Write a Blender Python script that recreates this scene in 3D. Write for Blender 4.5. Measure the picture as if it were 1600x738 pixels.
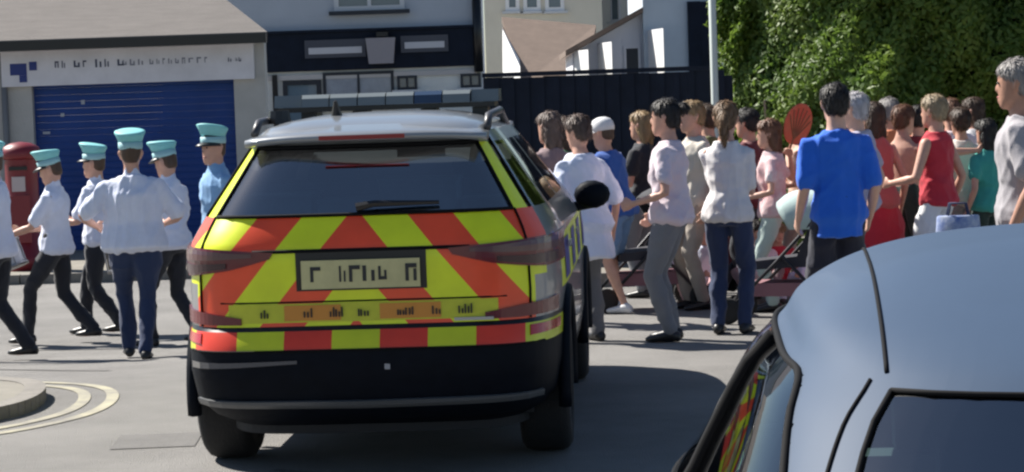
import bpy, bmesh, math, random
import numpy as np
from mathutils import Vector, Matrix

# ------------------------------------------------------------------ clear
for o in list(bpy.data.objects): bpy.data.objects.remove(o)
scene = bpy.context.scene
COL = scene.collection
R = math.radians

# ------------------------------------------------------------------ camera
W_, H_ = 1600.0, 738.0
FPX, CAMH, PITCH_PX, ROLL = 3600.0, 1.755, 219.0, 0.034
cam_pos = Vector((0, 0, CAMH))
pit = math.atan(PITCH_PX / FPX)
cF = Vector((0, math.cos(pit), -math.sin(pit)))
R0 = Vector((1, 0, 0)); U0 = R0.cross(cF)
cR = R0 * math.cos(ROLL) - U0 * math.sin(ROLL)
cU = R0 * math.sin(ROLL) + U0 * math.cos(ROLL)
cam = bpy.data.cameras.new('camera'); camo = bpy.data.objects.new('camera', cam); COL.objects.link(camo)
cam.sensor_width = 36; cam.lens = FPX / W_ * 36; cam.clip_start = 0.05; cam.clip_end = 2000
camo.matrix_world = Matrix(((cR.x, cU.x, -cF.x, 0), (cR.y, cU.y, -cF.y, 0), (cR.z, cU.z, -cF.z, CAMH), (0, 0, 0, 1)))
scene.camera = camo
scene.render.resolution_x = 1024; scene.render.resolution_y = 472

# ------------------------------------------------------------------ world, sun, exposure
SUN_TO = Vector((-0.78, 0.56, 1.0)).normalized()          # towards the sun: left and beyond
elev = math.asin(SUN_TO.z); azim = math.atan2(SUN_TO.x, SUN_TO.y)
world = bpy.data.worlds.new('World'); scene.world = world; world.use_nodes = True
wn = world.node_tree.nodes; wl = world.node_tree.links
bg = wn['Background']; sky = wn.new('ShaderNodeTexSky'); sky.sky_type = 'NISHITA'; sky.sun_disc = False
sky.sun_elevation = elev; sky.sun_rotation = azim; sky.dust_density = 0.3; sky.ozone_density = 2.5
wl.new(sky.outputs[0], bg.inputs[0]); bg.inputs[1].default_value = 0.05
sl = bpy.data.lights.new('sun', 'SUN'); sl.energy = 5.0; sl.angle = R(0.5); sl.color = (1, 0.95, 0.87)
so = bpy.data.objects.new('sun', sl); COL.objects.link(so)
so.rotation_euler = (-SUN_TO).to_track_quat('-Z', 'Y').to_euler(); so.location = (-20, 20, 30)
vs = scene.view_settings; vs.view_transform = 'Standard'; vs.look = 'None'; vs.exposure = 1.02; vs.gamma = 1
vs.use_curve_mapping = False
scene.render.engine = 'CYCLES'
scene.cycles.filter_width = 2.4

# ------------------------------------------------------------------ pixel helpers
def ray(px, py):
    a = (px - W_ / 2) / FPX; b = (H_ / 2 - py) / FPX
    return cF + cR * a + cU * b
def at(px, py, Y):
    d = ray(px, py); return cam_pos + d * (Y / d.y)
def ss(t):
    t = np.clip(t, 0, 1); return t * t * (3 - 2 * t)
def gz(X, Y):                                             # ground height: the road falls away to the left beyond the junction
    return -0.30 * ss((np.asarray(Y) - 14) / 6.5) * ss((-np.asarray(X) - 0.2) / 3.0)
def gnd(px, py):
    d = ray(px, py); z = 0.0
    for _ in range(12):
        t = (z - CAMH) / d.z; p = cam_pos + d * t; z = float(gz(p.x, p.y))
    return Vector((p.x, p.y, z))

# ------------------------------------------------------------------ materials
MATS = {}
def mat(name, col, rough=0.6, metal=0.0, var=0.0, scale=8.0, bump=0.0, bscale=40.0, coat=0.0, spec=0.5, col2=None, sheen=0.0, stretch=None):
    if name in MATS: return MATS[name]
    m = bpy.data.materials.new(name); m.use_nodes = True; MATS[name] = m
    n = m.node_tree.nodes; l = m.node_tree.links; b = n['Principled BSDF']
    b.inputs['Base Color'].default_value = (*col, 1); b.inputs['Roughness'].default_value = rough
    b.inputs['Metallic'].default_value = metal; b.inputs['Coat Weight'].default_value = coat
    b.inputs['Coat Roughness'].default_value = 0.06
    b.inputs['Specular IOR Level'].default_value = spec; b.inputs['Sheen Weight'].default_value = sheen
    if var > 0 or bump > 0 or col2:
        tc = n.new('ShaderNodeTexCoord'); src = tc.outputs['Object']
        if stretch:
            mp = n.new('ShaderNodeMapping'); mp.inputs['Scale'].default_value = stretch
            l.new(src, mp.inputs[0]); src = mp.outputs[0]
    if var > 0 or col2:
        t = n.new('ShaderNodeTexNoise'); t.inputs['Scale'].default_value = scale; t.inputs['Detail'].default_value = 6
        t.inputs['Roughness'].default_value = 0.65
        l.new(src, t.inputs['Vector'])
        r = n.new('ShaderNodeValToRGB'); r.color_ramp.elements[0].position = 0.3; r.color_ramp.elements[1].position = 0.7
        c2 = col2 if col2 else tuple(min(1, c * (1 + var)) for c in col)
        c1 = col if col2 else tuple(c * (1 - var) for c in col)
        r.color_ramp.elements[0].color = (*c1, 1); r.color_ramp.elements[1].color = (*c2, 1)
        l.new(t.outputs[0], r.inputs[0]); l.new(r.outputs[0], b.inputs['Base Color'])
    if bump > 0:
        t2 = n.new('ShaderNodeTexNoise'); t2.inputs['Scale'].default_value = bscale; t2.inputs['Detail'].default_value = 5
        l.new(src, t2.inputs['Vector'])
        bp = n.new('ShaderNodeBump'); bp.inputs['Strength'].default_value = bump; bp.inputs['Distance'].default_value = 0.02
        l.new(t2.outputs[0], bp.inputs['Height']); l.new(bp.outputs[0], b.inputs['Normal'])
    return m
def glass_mat(name, tint, refl=1.0, ior=1.55):
    if name in MATS: return MATS[name]
    m = bpy.data.materials.new(name); m.use_nodes = True; MATS[name] = m
    n = m.node_tree.nodes; l = m.node_tree.links; out = n['Material Output']; n.remove(n['Principled BSDF'])
    tr = n.new('ShaderNodeBsdfTransparent'); tr.inputs[0].default_value = (*tint, 1)
    gl = n.new('ShaderNodeBsdfGlossy'); gl.inputs['Roughness'].default_value = 0.03
    gl.inputs[0].default_value = (refl, refl, refl, 1)
    fr = n.new('ShaderNodeFresnel'); fr.inputs[0].default_value = ior
    mx = n.new('ShaderNodeMixShader')
    l.new(fr.outputs[0], mx.inputs[0]); l.new(tr.outputs[0], mx.inputs[1]); l.new(gl.outputs[0], mx.inputs[2])
    l.new(mx.outputs[0], out.inputs[0]); return m
def chevron_mat(name, slope, ztop, start, period, yel, red, coat=0.25):
    m = bpy.data.materials.new(name); m.use_nodes = True; MATS[name] = m
    n = m.node_tree.nodes; l = m.node_tree.links; b = n['Principled BSDF']
    tc = n.new('ShaderNodeTexCoord'); sp = n.new('ShaderNodeSeparateXYZ'); l.new(tc.outputs['Object'], sp.inputs[0])
    def M(op, a, bb=None):
        k = n.new('ShaderNodeMath'); k.operation = op
        for i, v in enumerate((a, bb)):
            if v is None: continue
            if isinstance(v, (int, float)): k.inputs[i].default_value = v
            else: l.new(v, k.inputs[i])
        return k.outputs[0]
    ax = M('ABSOLUTE', M('ADD', sp.outputs[0], 0.03)); zz = M('MULTIPLY', M('SUBTRACT', ztop, sp.outputs[2]), slope)
    u = M('FRACT', M('DIVIDE', M('SUBTRACT', M('SUBTRACT', ax, zz), start), period))
    f = M('LESS_THAN', u, 0.5)
    mx = n.new('ShaderNodeMix'); mx.data_type = 'RGBA'
    l.new(f, mx.inputs[0]); mx.inputs[6].default_value = (*yel, 1); mx.inputs[7].default_value = (*red, 1)
    # road film: a little grime varies the sheeting
    t = n.new('ShaderNodeTexNoise'); t.inputs['Scale'].default_value = 7; t.inputs['Detail'].default_value = 5
    l.new(tc.outputs['Object'], t.inputs['Vector'])
    mr = n.new('ShaderNodeMapRange'); mr.inputs[1].default_value = .3; mr.inputs[2].default_value = .7
    mr.inputs[3].default_value = .86; mr.inputs[4].default_value = 1.0
    l.new(t.outputs[0], mr.inputs[0])
    mm = n.new('ShaderNodeMix'); mm.data_type = 'RGBA'; mm.blend_type = 'MULTIPLY'; mm.inputs[0].default_value = 1
    l.new(mx.outputs[2], mm.inputs[6]); l.new(mr.outputs[0], mm.inputs[7])
    l.new(mm.outputs[2], b.inputs['Base Color'])
    b.inputs['Roughness'].default_value = 0.35; b.inputs['Coat Weight'].default_value = coat; b.inputs['Coat Roughness'].default_value = .1
    return m

# ------------------------------------------------------------------ mesh helpers
def link(o, parent=None):
    COL.objects.link(o)
    if parent is not None: o.parent = parent
    return o
def mesh(name, v, f, m, parent=None, smooth=False, loc=None):
    me = bpy.data.meshes.new(name)
    me.from_pydata([tuple(map(float, p)) for p in v], [], f); me.update()
    if m: me.materials.append(m)
    if smooth: me.polygons.foreach_set('use_smooth', [True] * len(me.polygons))
    o = bpy.data.objects.new(name, me); link(o, parent)
    if loc is not None: o.location = loc
    return o
def tag(o, label, cat, group=None):
    o['label'] = label; o['category'] = cat
    if group: o['group'] = group
    return o
def struct(o): o['kind'] = 'structure'; return o
def thing(name, label, cat, loc=(0, 0, 0), rz=0.0, group=None):
    o = bpy.data.objects.new(name, None); COL.objects.link(o); o.empty_display_size = .2
    o.location = loc; o.rotation_euler = (0, 0, rz); return tag(o, label, cat, group)
class MB:
    def __init__(s): s.v = []; s.f = []
    def add(s, v, f):
        b = len(s.v); s.v += [tuple(p) for p in v]; s.f += [tuple(i + b for i in q) for q in f]; return s
    def box(s, x0, x1, y0, y1, z0, z1):
        v = [(x, y, z) for z in (z0, z1) for y in (y0, y1) for x in (x0, x1)]
        return s.add(v, [(0, 2, 3, 1), (4, 5, 7, 6), (0, 1, 5, 4), (2, 6, 7, 3), (0, 4, 6, 2), (1, 3, 7, 5)])
    def prism(s, poly, ax, a0, a1):
        n = len(poly); v = []
        for a in (a0, a1):
            for p in poly:
                v.append((a, p[0], p[1]) if ax == 'x' else (p[0], a, p[1]) if ax == 'y' else (p[0], p[1], a))
        f = [tuple(range(n - 1, -1, -1)), tuple(range(n, 2 * n))]
        f += [(i, (i + 1) % n, n + (i + 1) % n, n + i) for i in range(n)]
        return s.add(v, f)
    def tube(s, pts, rad, n=8):
        pts = [Vector(p) for p in pts]; k = len(pts)
        if not hasattr(rad, '__len__'): rad = [rad] * k
        v = []; up = None
        for i, p in enumerate(pts):
            t = (pts[min(i + 1, k - 1)] - pts[max(i - 1, 0)]).normalized()
            if up is None: up = t.orthogonal().normalized()
            up = (up - t * up.dot(t)).normalized(); sd = t.cross(up)
            for j in range(n):
                a = 2 * math.pi * j / n; v.append(p + (up * math.cos(a) + sd * math.sin(a)) * rad[i])
        f = [(i * n + j, i * n + (j + 1) % n, (i + 1) * n + (j + 1) % n, (i + 1) * n + j) for i in range(k - 1) for j in range(n)]
        f += [tuple(range(n - 1, -1, -1)), tuple((k - 1) * n + j for j in range(n))]
        return s.add(v, f)
    def lathe(s, prof, n=24, c=(0, 0, 0), axis='z'):
        v = []
        for r, h in prof:
            for j in range(n):
                a = 2 * math.pi * j / n; x, y = r * math.cos(a), r * math.sin(a)
                v.append((c[0] + x, c[1] + y, c[2] + h) if axis == 'z' else (c[0] + h, c[1] + x, c[2] + y))
        k = len(prof)
        f = [(i * n + j, i * n + (j + 1) % n, (i + 1) * n + (j + 1) % n, (i + 1) * n + j) for i in range(k - 1) for j in range(n)]
        f += [tuple(range(n - 1, -1, -1)), tuple((k - 1) * n + j for j in range(n))]
        return s.add(v, f)
    def build(s, name, m, parent=None, smooth=False, loc=None): return mesh(name, s.v, s.f, m, parent, smooth, loc)
def box(name, b, m, parent=None): return MB().box(*b).build(name, m, parent)

# ------------------------------------------------------------------ palette
asphalt = mat('asphalt', (.205, .197, .187), .9, var=.20, scale=.9, bump=.8, bscale=120)
asphalt_patch = mat('asphalt_patch', (.125, .12, .115), .9, var=.15, scale=6, bump=.4, bscale=80)
paving = mat('paving', (.21, .195, .165), .9, var=.15, scale=3, bump=.3, bscale=60)
kerb_m = mat('kerb_stone', (.20, .185, .165), .85, var=.2, scale=5, bump=.3, bscale=50)
yellow_line = mat('yellow_line', (.42, .39, .27), .85, col2=(.19, .18, .165), scale=3.2)
tyre_m = mat('tyre', (.014, .014, .015), .85, bump=.2, bscale=60)
rim_m = mat('rim', (.25, .25, .26), .35, metal=.9)
black_plastic = mat('black_plastic', (.004, .006, .011), .6, var=.2, scale=12, spec=.1)
rubber = mat('rubber_seal', (.006, .006, .007), .8, spec=.15)
black_trim = mat('black_trim', (.008, .008, .009), .35)
dark_int = mat('dark_interior', (.02, .021, .024), .8)
white_render = mat('white_render', (.68, .70, .68), .9, var=.08, scale=1.5, bump=.3, bscale=30)
grey_render = mat('grey_render', (.44, .44, .43), .9, var=.12, scale=1.4, bump=.3, bscale=30)
navy_board = mat('navy_board', (.008, .013, .026), .7, var=.25, scale=4, spec=.2)

# ------------------------------------------------------------------ ground, road furniture
def axis(a, b, lo, hi, step):
    c = list(np.arange(lo, hi + 1e-6, step)); out = []
    x = lo
    s = step
    pre = []
    while x > a: s *= 1.5; x -= s; pre.append(x)
    x = hi; s = step; post = []
    while x < b: s *= 1.5; x += s; post.append(x)
    return np.array(pre[::-1] + c + post)
xs = axis(-400, 400, -12, 12, .4); ys = axis(-60, 700, 0, 40, .4)
XX, YY = np.meshgrid(xs, ys); ZZ = gz(XX, YY)
nx = len(xs); ny = len(ys)
gv = np.stack([XX.ravel(), YY.ravel(), ZZ.ravel()], 1)
gf = [(j * nx + i, j * nx + i + 1, (j + 1) * nx + i + 1, (j + 1) * nx + i) for j in range(ny - 1) for i in range(nx - 1)]
road = struct(mesh('road', gv, gf, asphalt, smooth=True))

def ribbon(name, pts, width, lift, m, parent=None):
    v = []; n = len(pts)
    for i, p in enumerate(pts):
        a = Vector(pts[max(i - 1, 0)]); b = Vector(pts[min(i + 1, n - 1)])
        t = (b - a); t = Vector((t.x, t.y)).normalized(); nn = Vector((-t.y, t.x))
        for sgn in (-1, 1):
            x, y = p[0] + nn.x * width / 2 * sgn, p[1] + nn.y * width / 2 * sgn
            v.append((x, y, float(gz(x, y)) + lift))
    f = [(2 * i, 2 * i + 1, 2 * i + 3, 2 * i + 2) for i in range(n - 1)]
    return mesh(name, v, f, m, parent)

def smooth_path(pts, n=8):
    out = []; P = [Vector((p[0], p[1])) for p in pts]; k = len(P)
    for i in range(k - 1):
        p0, p1, p2, p3 = P[max(i - 1, 0)], P[i], P[i + 1], P[min(i + 2, k - 1)]
        for j in range(n):
            t = j / n
            out.append(.5 * ((2 * p1) + (p2 - p0) * t + (2 * p0 - 5 * p1 + 4 * p2 - p3) * t * t + (3 * p1 - p0 - 3 * p2 + p3) * t ** 3))
    out.append(P[-1]); return out

# corner of the pavement on the left, with kerb stones and faded double lines round it
tip = gnd(52, 640)
corner = [(-9, tip.y - 2.4), (tip.x - 1.6, tip.y - 1.55), (tip.x - .55, tip.y - .95), (tip.x - .12, tip.y - .45), (tip.x, tip.y + .1), (tip.x - .12, tip.y + .75),
          (tip.x - .5, tip.y + 1.15), (tip.x - 1.3, tip.y + 1.45), (-9, tip.y + 1.9)]
kp = smooth_path(corner, 6)
pv = [(p.x, p.y, float(gz(p.x, p.y)) + .075) for p in kp]; npv = len(pv)
v = pv + [(x, y, z - .25) for x, y, z in pv]
pavement = struct(mesh('pavement', v, [tuple(range(npv))] + [(i, i + npv, i + 1 + npv, i + 1) for i in range(npv - 1)], paving))
acc = 0; start = 0
for i in range(npv - 1):                                    # kerb stones follow the curve
    a, b = Vector(pv[i]), Vector(pv[i + 1]); seg = b - a
    nst = max(1, round(seg.length / .45))
    for k in range(nst):
        q0 = a + seg * ((k + .02) / nst); q1 = a + seg * ((k + .98) / nst)
        t = (q1 - q0).normalized(); nn = Vector((t.y, -t.x, 0)).normalized()
        vv = []
        for z in (-.2, .005):
            for q in (q0, q1):
                for s in (-.02, .11):
                    e = q - nn * s * -1 if False else q - nn * (-s) * -1
                    vv.append((q.x - nn.x * s * -1 * -1 + 0, q.y - nn.y * s, q.z + z))
        mesh('kerb_stone', vv, [(0, 1, 3, 2), (4, 6, 7, 5), (0, 2, 6, 4), (1, 5, 7, 3), (0, 4, 5, 1), (2, 3, 7, 6)], kerb_m, pavement)
def offset(path, d):
    out = []
    for i, p in enumerate(path):
        t = (path[min(i + 1, len(path) - 1)] - path[max(i - 1, 0)]).normalized(); out.append(p + Vector((t.y, -t.x)) * d)
    return out
for d_ in (.25, .42):
    struct(ribbon('yellow_line', offset(kp, d_)[2:-6], .075, .005, yellow_line))
c0 = gnd(245, 690)
struct(ribbon('road_patch', [(c0.x - .22, c0.y), (c0.x + .22, c0.y + .02)], .5, .004, asphalt_patch))
for (a, b, w) in (((-10, 578), (170, 580), .07), ((60, 548), (190, 546), .05), ((430, 735), (700, 760), .05)):  # dark strips by the marchers paint their cast shadows on the road
    p, q = gnd(*a), gnd(*b); struct(ribbon('seam_and_shadow', [p.lerp(q, t / 6) for t in range(7)], w, .004, asphalt_patch))

# pavements on the far side of the street
def slab(name, x0, x1, y0, y1, up, n=26):
    v = []; f = []
    xs_ = np.linspace(x0, x1, n); ys_ = np.linspace(y0, y1, 6)
    for y in ys_:
        for x in xs_: v.append((x, y, float(gz(x, y)) + up))
    for j in range(5):
        for i in range(n - 1): f.append((j * n + i, j * n + i + 1, (j + 1) * n + i + 1, (j + 1) * n + i))
    o = struct(mesh(name, v, f, paving))
    for i in range(int((x1 - x0) / .9)):
        a = x0 + i * .9; zz = float(gz(a + .45, y0)) + up
        MB().box(a + .008, a + .892, y0 - .12, y0 + .004, zz - .2, zz + .006).build('kerb_stone', kerb_m, o)
    return o
slab('pavement', -14, -1.2, 27.6, 33.5, .11)
slab('pavement', .3, 9, 20.9, 25.8, .12)

# ------------------------------------------------------------------ buildings
def bxp(parent, name, m, *b): return box(name, b, m, parent)

# garage with a blue shutter and a sign across it
roof_grey = mat('roof_felt', (.165, .15, .14), .95, var=.12, scale=2.2, bump=.5, bscale=25, stretch=(1, 4, 4))
shutter_blue = mat('shutter_blue', (.013, .05, .22), .5, var=.12, scale=2, spec=.25)
sign_pale = mat('sign_pale', (.66, .66, .72), .5, var=.1, scale=2.5)
GY = 32.0; gbase = -.30
def gx(px): return at(px, 150, GY).x
def gzp(py, px=200): return at(px, py, GY).z
g = thing('garage', 'grey rendered garage with a wide blue roller shutter and low pitched roof', 'garage', (0, GY, gbase))
dl, dr = gx(50), gx(366); sL, sR = gx(6), gx(402); top = gzp(127) - gbase; eav = gzp(63) - gbase
bxp(g, 'wall', grey_render, sL - 3.2, dl, 0, .3, 0, eav)
bxp(g, 'wall', grey_render, dr, sR + .12, 0, .3, 0, eav)
bxp(g, 'wall', grey_render, dl + .002, dr - .002, .01, .3, top, eav)
MB().prism([(sR - .2, .302), (sR + .11, .302), (sR - .7, 6), (sR - 1.0, 6)], 'z', 0, eav).build('wall', grey_render, g)
bxp(g, 'wall', grey_render, sL - 3.2, sL - 2.9, .302, 6, 0, eav)
sh = thing('x', '', ''); bpy.data.objects.remove(sh)
sv = MB(); zz = 0.0; k = 0
shm = MB()
while zz < top - .001:
    z1 = min(zz + .095, top)
    shm.prism([(.135, zz), (.13, zz + .02), (.13, z1 - .02), (.135, z1 - .001), (.2, z1 - .001), (.2, zz)], 'x', dl, dr); zz = z1
shut = shm.build('roller_shutter', shutter_blue, g)
for (px, py, w, h) in ((70, 208, .10, .035), (95, 180, .05, .05), (127, 160, .05, .06)):
    p = at(px, py, GY); MB().box(p.x - w / 2, p.x + w / 2, .115, .128, p.z - gbase - h / 2, p.z - gbase + h / 2).build('sticker', mat('sticker', (.35, .38, .45), .6), shut)
s0, s1 = gzp(130) - gbase, gzp(69) - gbase
sg = bxp(g, 'sign_board', sign_pale, sL, sR - .02, -.10, -.004, s0, s1)
bxp(sg, 'sign_trim', mat('sign_trim', (.55, .55, .6), .5), sL - .03, sR + .01, -.14, -.102, s1 - .06, s1 + .01)
rr = random.Random(4)
ink = mat('sign_ink', (.04, .05, .1), .6); inkb = mat('sign_blue', (.02, .04, .2), .6); inkg = mat('sign_grey_ink', (.2, .21, .27), .6)
def marks(parent, x0, x1, zc, h, m, y=-.106, gap=.35):
    x = x0
    while x < x1:
        w = rr.uniform(.35, .8) * h
        hh = h * rr.uniform(.7, 1.0)
        mb = MB()
        mb.box(x, x + w * .3, y, y + .004, zc - hh / 2, zc + hh / 2)
        kk = rr.random()
        if kk < .7: mb.box(x + w * .3, x + w, y, y + .004, zc + hh * (.25 if kk < .4 else -.5), zc + hh * (.5 if kk < .4 else -.25))
        if kk > .3: mb.box(x + w * .7, x + w * .98, y + .001, y + .004, zc - hh / 2, zc + hh * .2)
        mb.build('lettering', m, parent); x += w + h * (gap if rr.random() < .8 else 1.0)
tz = gzp(101) - gbase
MB().box(gx(20), gx(46), -.106, -.101, tz - .10, tz + .06).box(gx(34), gx(46), -.106, -.101, tz - .2, tz - .101).build('emblem', inkb, sg)
MB().box(gx(50), gx(62), -.106, -.101, tz - .04, tz + .08).build('emblem', inkb, sg)
marks(sg, gx(90), gx(190), tz + .03, .12, ink); marks(sg, gx(196), gx(330), gzp(98) - gbase, .09, inkg, gap=.5)
marks(sg, gx(360), gx(386), gzp(99) - gbase, .06, ink)
# roof: front slope with a hip on the right
er = gx(420) + .05; rz_ = eav + .04; hy = 2.6
rz2 = eav + 1.35
rv = [(sL - 3.6, -.35, rz_), (er, -.35, rz_), (er - 1.75, hy, rz2), (sL - 3.6, hy, rz2), (er - 1.0, 6.2, rz_), (sL - 3.6, 6.2, rz_), ]
rv += [(x, y, z - .1) for x, y, z in rv]
mesh('roof', rv, [(0, 1, 2, 3), (1, 4, 2), (3, 2, 4, 5), (6, 7, 1, 0), (7, 10, 4, 1), (6, 11, 10, 7), (0, 3, 5, 11, 6)], roof_grey, g)
bxp(g, 'gutter', black_trim, sL - 3.6, er - .01, -.47, -.352, rz_ - .15, rz_ - .02)
MB().tube([(sL + .02, -.05, eav - .1), (sL + .02, -.05, 0)], .045, 8).build('downpipe', mat('downpipe', (.16, .17, .19), .6), g, True)

# white rendered shop house behind
PY = 45.0
def pxx(px, py=80): return at(px, py, PY).x
def pz(py, px=590): return at(px, py, PY).z + .3
pub = thing('shop_house', 'pale rendered two storey shop house with a dark fascia above its windows', 'house', (0, PY, -.3))
xl, xr = pxx(250), pxx(752)
upper = mat('upper_render', (.42, .46, .52), .9, var=.06, scale=1.0, bump=.2, bscale=30)
bxp(pub, 'wall', white_render, xl, xr, 0, .3, 0, pz(108)); bxp(pub, 'wall', upper, xl, xr, .03, .3, pz(48), 6.4)
bxp(pub, 'wall', upper, xr - .3, xr, .302, 7, 0, 6.4)
fas = bxp(pub, 'fascia', navy_board, xl, xr - .08, -.08, .3, pz(108) + .002, pz(48) - .002)
bxp(pub, 'cornice', navy_board, xl, xr - .05, -.14, .028, pz(48), pz(44))
for (a, b, c, d) in ((483, 566, 82, 60), (633, 695, 78, 58)):
    pn = bxp(fas, 'name_panel', mat('name_panel', (.06, .065, .085), .5), pxx(a - 6), pxx(b + 6), -.12, -.082, pz(c + 6), pz(d))
    bxp(fas, 'pale_band', mat('pale_band', (.55, .55, .58), .6), pxx(a), pxx(b), -.135, -.122, pz(c), pz(c - 10))
mbk = MB().prism([(pxx(577), pz(100)), (pxx(615), pz(100)), (pxx(619), pz(60)), (pxx(573), pz(60))], 'y', -.3, -.083)
mbk.build('bracket_panel', mat('bracket', (.3, .28, .3), .7), fas)
MB().box(pxx(590), pxx(608), -.28, -.083, pz(58), pz(51)).build('lamp_housing', black_trim, fas)
bxp(pub, 'string_course', mat('string_course', (.5, .48, .47), .8), xl, xr - .1, -.05, -.002, pz(121), pz(113))
pane_m = mat('window_pane', (.10, .14, .18), .08, spec=.8)
pane_l = mat('net_curtain_pane', (.30, .33, .38), .15, var=.15, scale=4)
frame_w = mat('window_frame_white', (.55, .57, .6), .6); frame_d = mat('window_frame_dark', (.015, .02, .03), .5)
def window(parent, x0, x1, z0, z1, y, fm, pm, bars=1, t=.07, rails=0, sill=True):
    w = MB(); w.box(x0, x1, y - .06, y - .004, z1 - t, z1).box(x0, x1, y - .06, y - .004, z0, z0 + t)
    w.box(x0, x0 + t, y - .058, y - .004, z0 + t, z1 - t).box(x1 - t, x1, y - .058, y - .004, z0 + t, z1 - t)
    for i in range(bars):
        c = x0 + (x1 - x0) * (i + 1) / (bars + 1); w.box(c - t * .4, c + t * .4, y - .055, y - .004, z0 + t, z1 - t)
    for i in range(rails):
        c = z0 + (z1 - z0) * (i + 1) / (rails + 1); w.box(x0 + t, x1 - t, y - .054, y - .004, c - t * .3, c + t * .3)
    o = w.build('window', fm, parent)
    n = bars + 1
    for i in range(n):
        a = x0 + t + (x1 - x0 - 2 * t) * i / n; b = x0 + t + (x1 - x0 - 2 * t) * (i + 1) / n
        box('pane', (a, b, y - .03, y - .003, z0 + t, z1 - t), pm, o)
    if sill: box('sill', (x0 - .1, x1 + .1, y - .16, y - .062, z0 - .08, z0 - .002), frame_d if fm is frame_w else frame_w, o)
    return o
window(pub, pxx(522, 8), pxx(632, 8), pz(16), pz(16) + 1.25, .03, frame_w, pane_m, 1, .09)
window(pub, pxx(440), pxx(500), pz(200), pz(122), 0, frame_d, mat('shop_pane', (.13, .19, .24), .1), 0, .09)
window(pub, pxx(503), pxx(614), pz(165), pz(111), 0, frame_d, pane_l, 1, .06)
window(pub, pxx(619), pxx(650), pz(142), pz(120), 0, frame_d, pane_m, 1, .05)
window(pub, pxx(718), pxx(750), pz(142), pz(120), 0, frame_d, pane_m, 1, .05)
bxp(pub, 'door', mat('shop_door', (.05, .1, .12), .5), pxx(455), pxx(497), -.03, -.003, .02, pz(203))
bxp(pub, 'corner_post', black_trim, pxx(424), pxx(432), -.1, -.004, 0, pz(112))
MB().tube([(xr - .06, -.09, pz(0)), (xr - .06, -.09, pz(118))], .09, 8).build('downpipe', black_trim, pub, True)
rr2 = [(xl, -.5, 6.35), (xr + .2, -.5, 6.35), (xr + .2, 3.5, 8.6), (xl, 3.5, 8.6), (xr + .2, 7.5, 6.35), (xl, 7.5, 6.35)]
slate = mat('slate', (.10, .10, .12), .8, var=.15, scale=3)
mesh('roof', rr2, [(0, 1, 2, 3), (3, 2, 4, 5), (1, 4, 2), (0, 3, 5), (0, 5, 4, 1)], slate, pub)

# houses beyond the dark fence
brown_tile = mat('brown_tile', (.17, .125, .10), .9, var=.12, scale=3, bump=.4, bscale=20)
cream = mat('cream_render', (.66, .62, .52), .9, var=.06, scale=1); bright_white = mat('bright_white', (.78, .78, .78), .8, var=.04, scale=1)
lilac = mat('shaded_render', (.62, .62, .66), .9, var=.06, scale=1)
BY = 62.0
def bp(px, py, Y=BY): p = at(px, py, Y); return p.x, p.z
hb = thing('brown_roofed_house', 'house with a broad brown tiled roof and white gable, beyond the dark fence', 'house', (0, BY, 0))
ax, az = bp(815, 110); bx_, bz_ = bp(892, 110); cx, cz = bp(935, 32); ex, ez = bp(783, 18)
gv_ = [(ax, 0, az - .4), (bx_ + .35, 0, bz_ - .4), (cx + .1, 4.2, cz), (ex, 4.2, ez)]
gv_ += [(x, y + .1, z - .15) for x, y, z in gv_]
mesh('roof', gv_, [(0, 1, 2, 3), (7, 6, 5, 4), (0, 4, 5, 1), (1, 5, 6, 2), (2, 6, 7, 3), (3, 7, 4, 0)], brown_tile, hb)
bxp(hb, 'wall', cream, ax + .1, bx_ + .3, .3, 8, 0, az - .42)
lx, lz = bp(779, 40); mx_, mz_ = bp(813, 104)
mesh('gable', [(lx, 3.4, 0), (ax - .04, .2, 0), (ax - .04, .2, mz_), (lx + .1, 3.4, lz), (lx, 3.9, 0), (ax - .04, 3.9, 0), (ax - .04, 3.9, mz_ + .6), (lx + .1, 3.9, lz + .1)],
     [(0, 1, 2, 3), (4, 7, 6, 5), (0, 3, 7, 4), (1, 5, 6, 2), (3, 2, 6, 7)], bright_white, hb)
hc = thing('cream_house', 'cream house wall with white upper windows rising above the brown roof', 'house', (0, 74, 0))
q0, _ = bp(756, 0, 74); q1, _ = bp(940, 0, 74)
bxp(hc, 'wall', cream, q0, q1, 0, 8, 0, 8.5)
mesh('roof', [(q0 - .2, -.3, 8.4), (q1 + .2, -.3, 8.4), (q1 + .2, 4, 10.5), (q0 - .2, 4, 10.5), (q1 + .2, 8.3, 8.4), (q0 - .2, 8.3, 8.4)],
     [(0, 1, 2, 3), (3, 2, 4, 5), (1, 4, 2), (0, 3, 5), (0, 5, 4, 1)], slate, hc)
for (a, b) in ((790, 812), (818, 845), (852, 882)):
    x0, z0 = bp(a, 18, 74); x1, _ = bp(b, 18, 74); window(hc, x0, x1, z0, z0 + 1.5, 0, bright_white, pane_m, 0, .12, 0)
hw = thing('white_gabled_house', 'white rendered house with a stepped gable roof and dark shutters beside the hedge', 'house', (0, 52, 0))
def hp(px, py): p = at(px, py, 52); return p.x, p.z
a0, e0 = hp(890, 78); a1, e1 = hp(1003, 14); a2, _ = hp(1076, 20)
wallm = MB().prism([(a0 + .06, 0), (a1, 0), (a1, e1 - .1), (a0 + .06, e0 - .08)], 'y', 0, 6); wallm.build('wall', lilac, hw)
bxp(hw, 'wall', mat('shaded_blue_grey', (.50, .56, .62), .9, var=.06, scale=1), a1 + .003, hp(1118, 0)[0], -.25, 6, 0, 7.5)  # end wall of the white house, shade put into its colour
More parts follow.
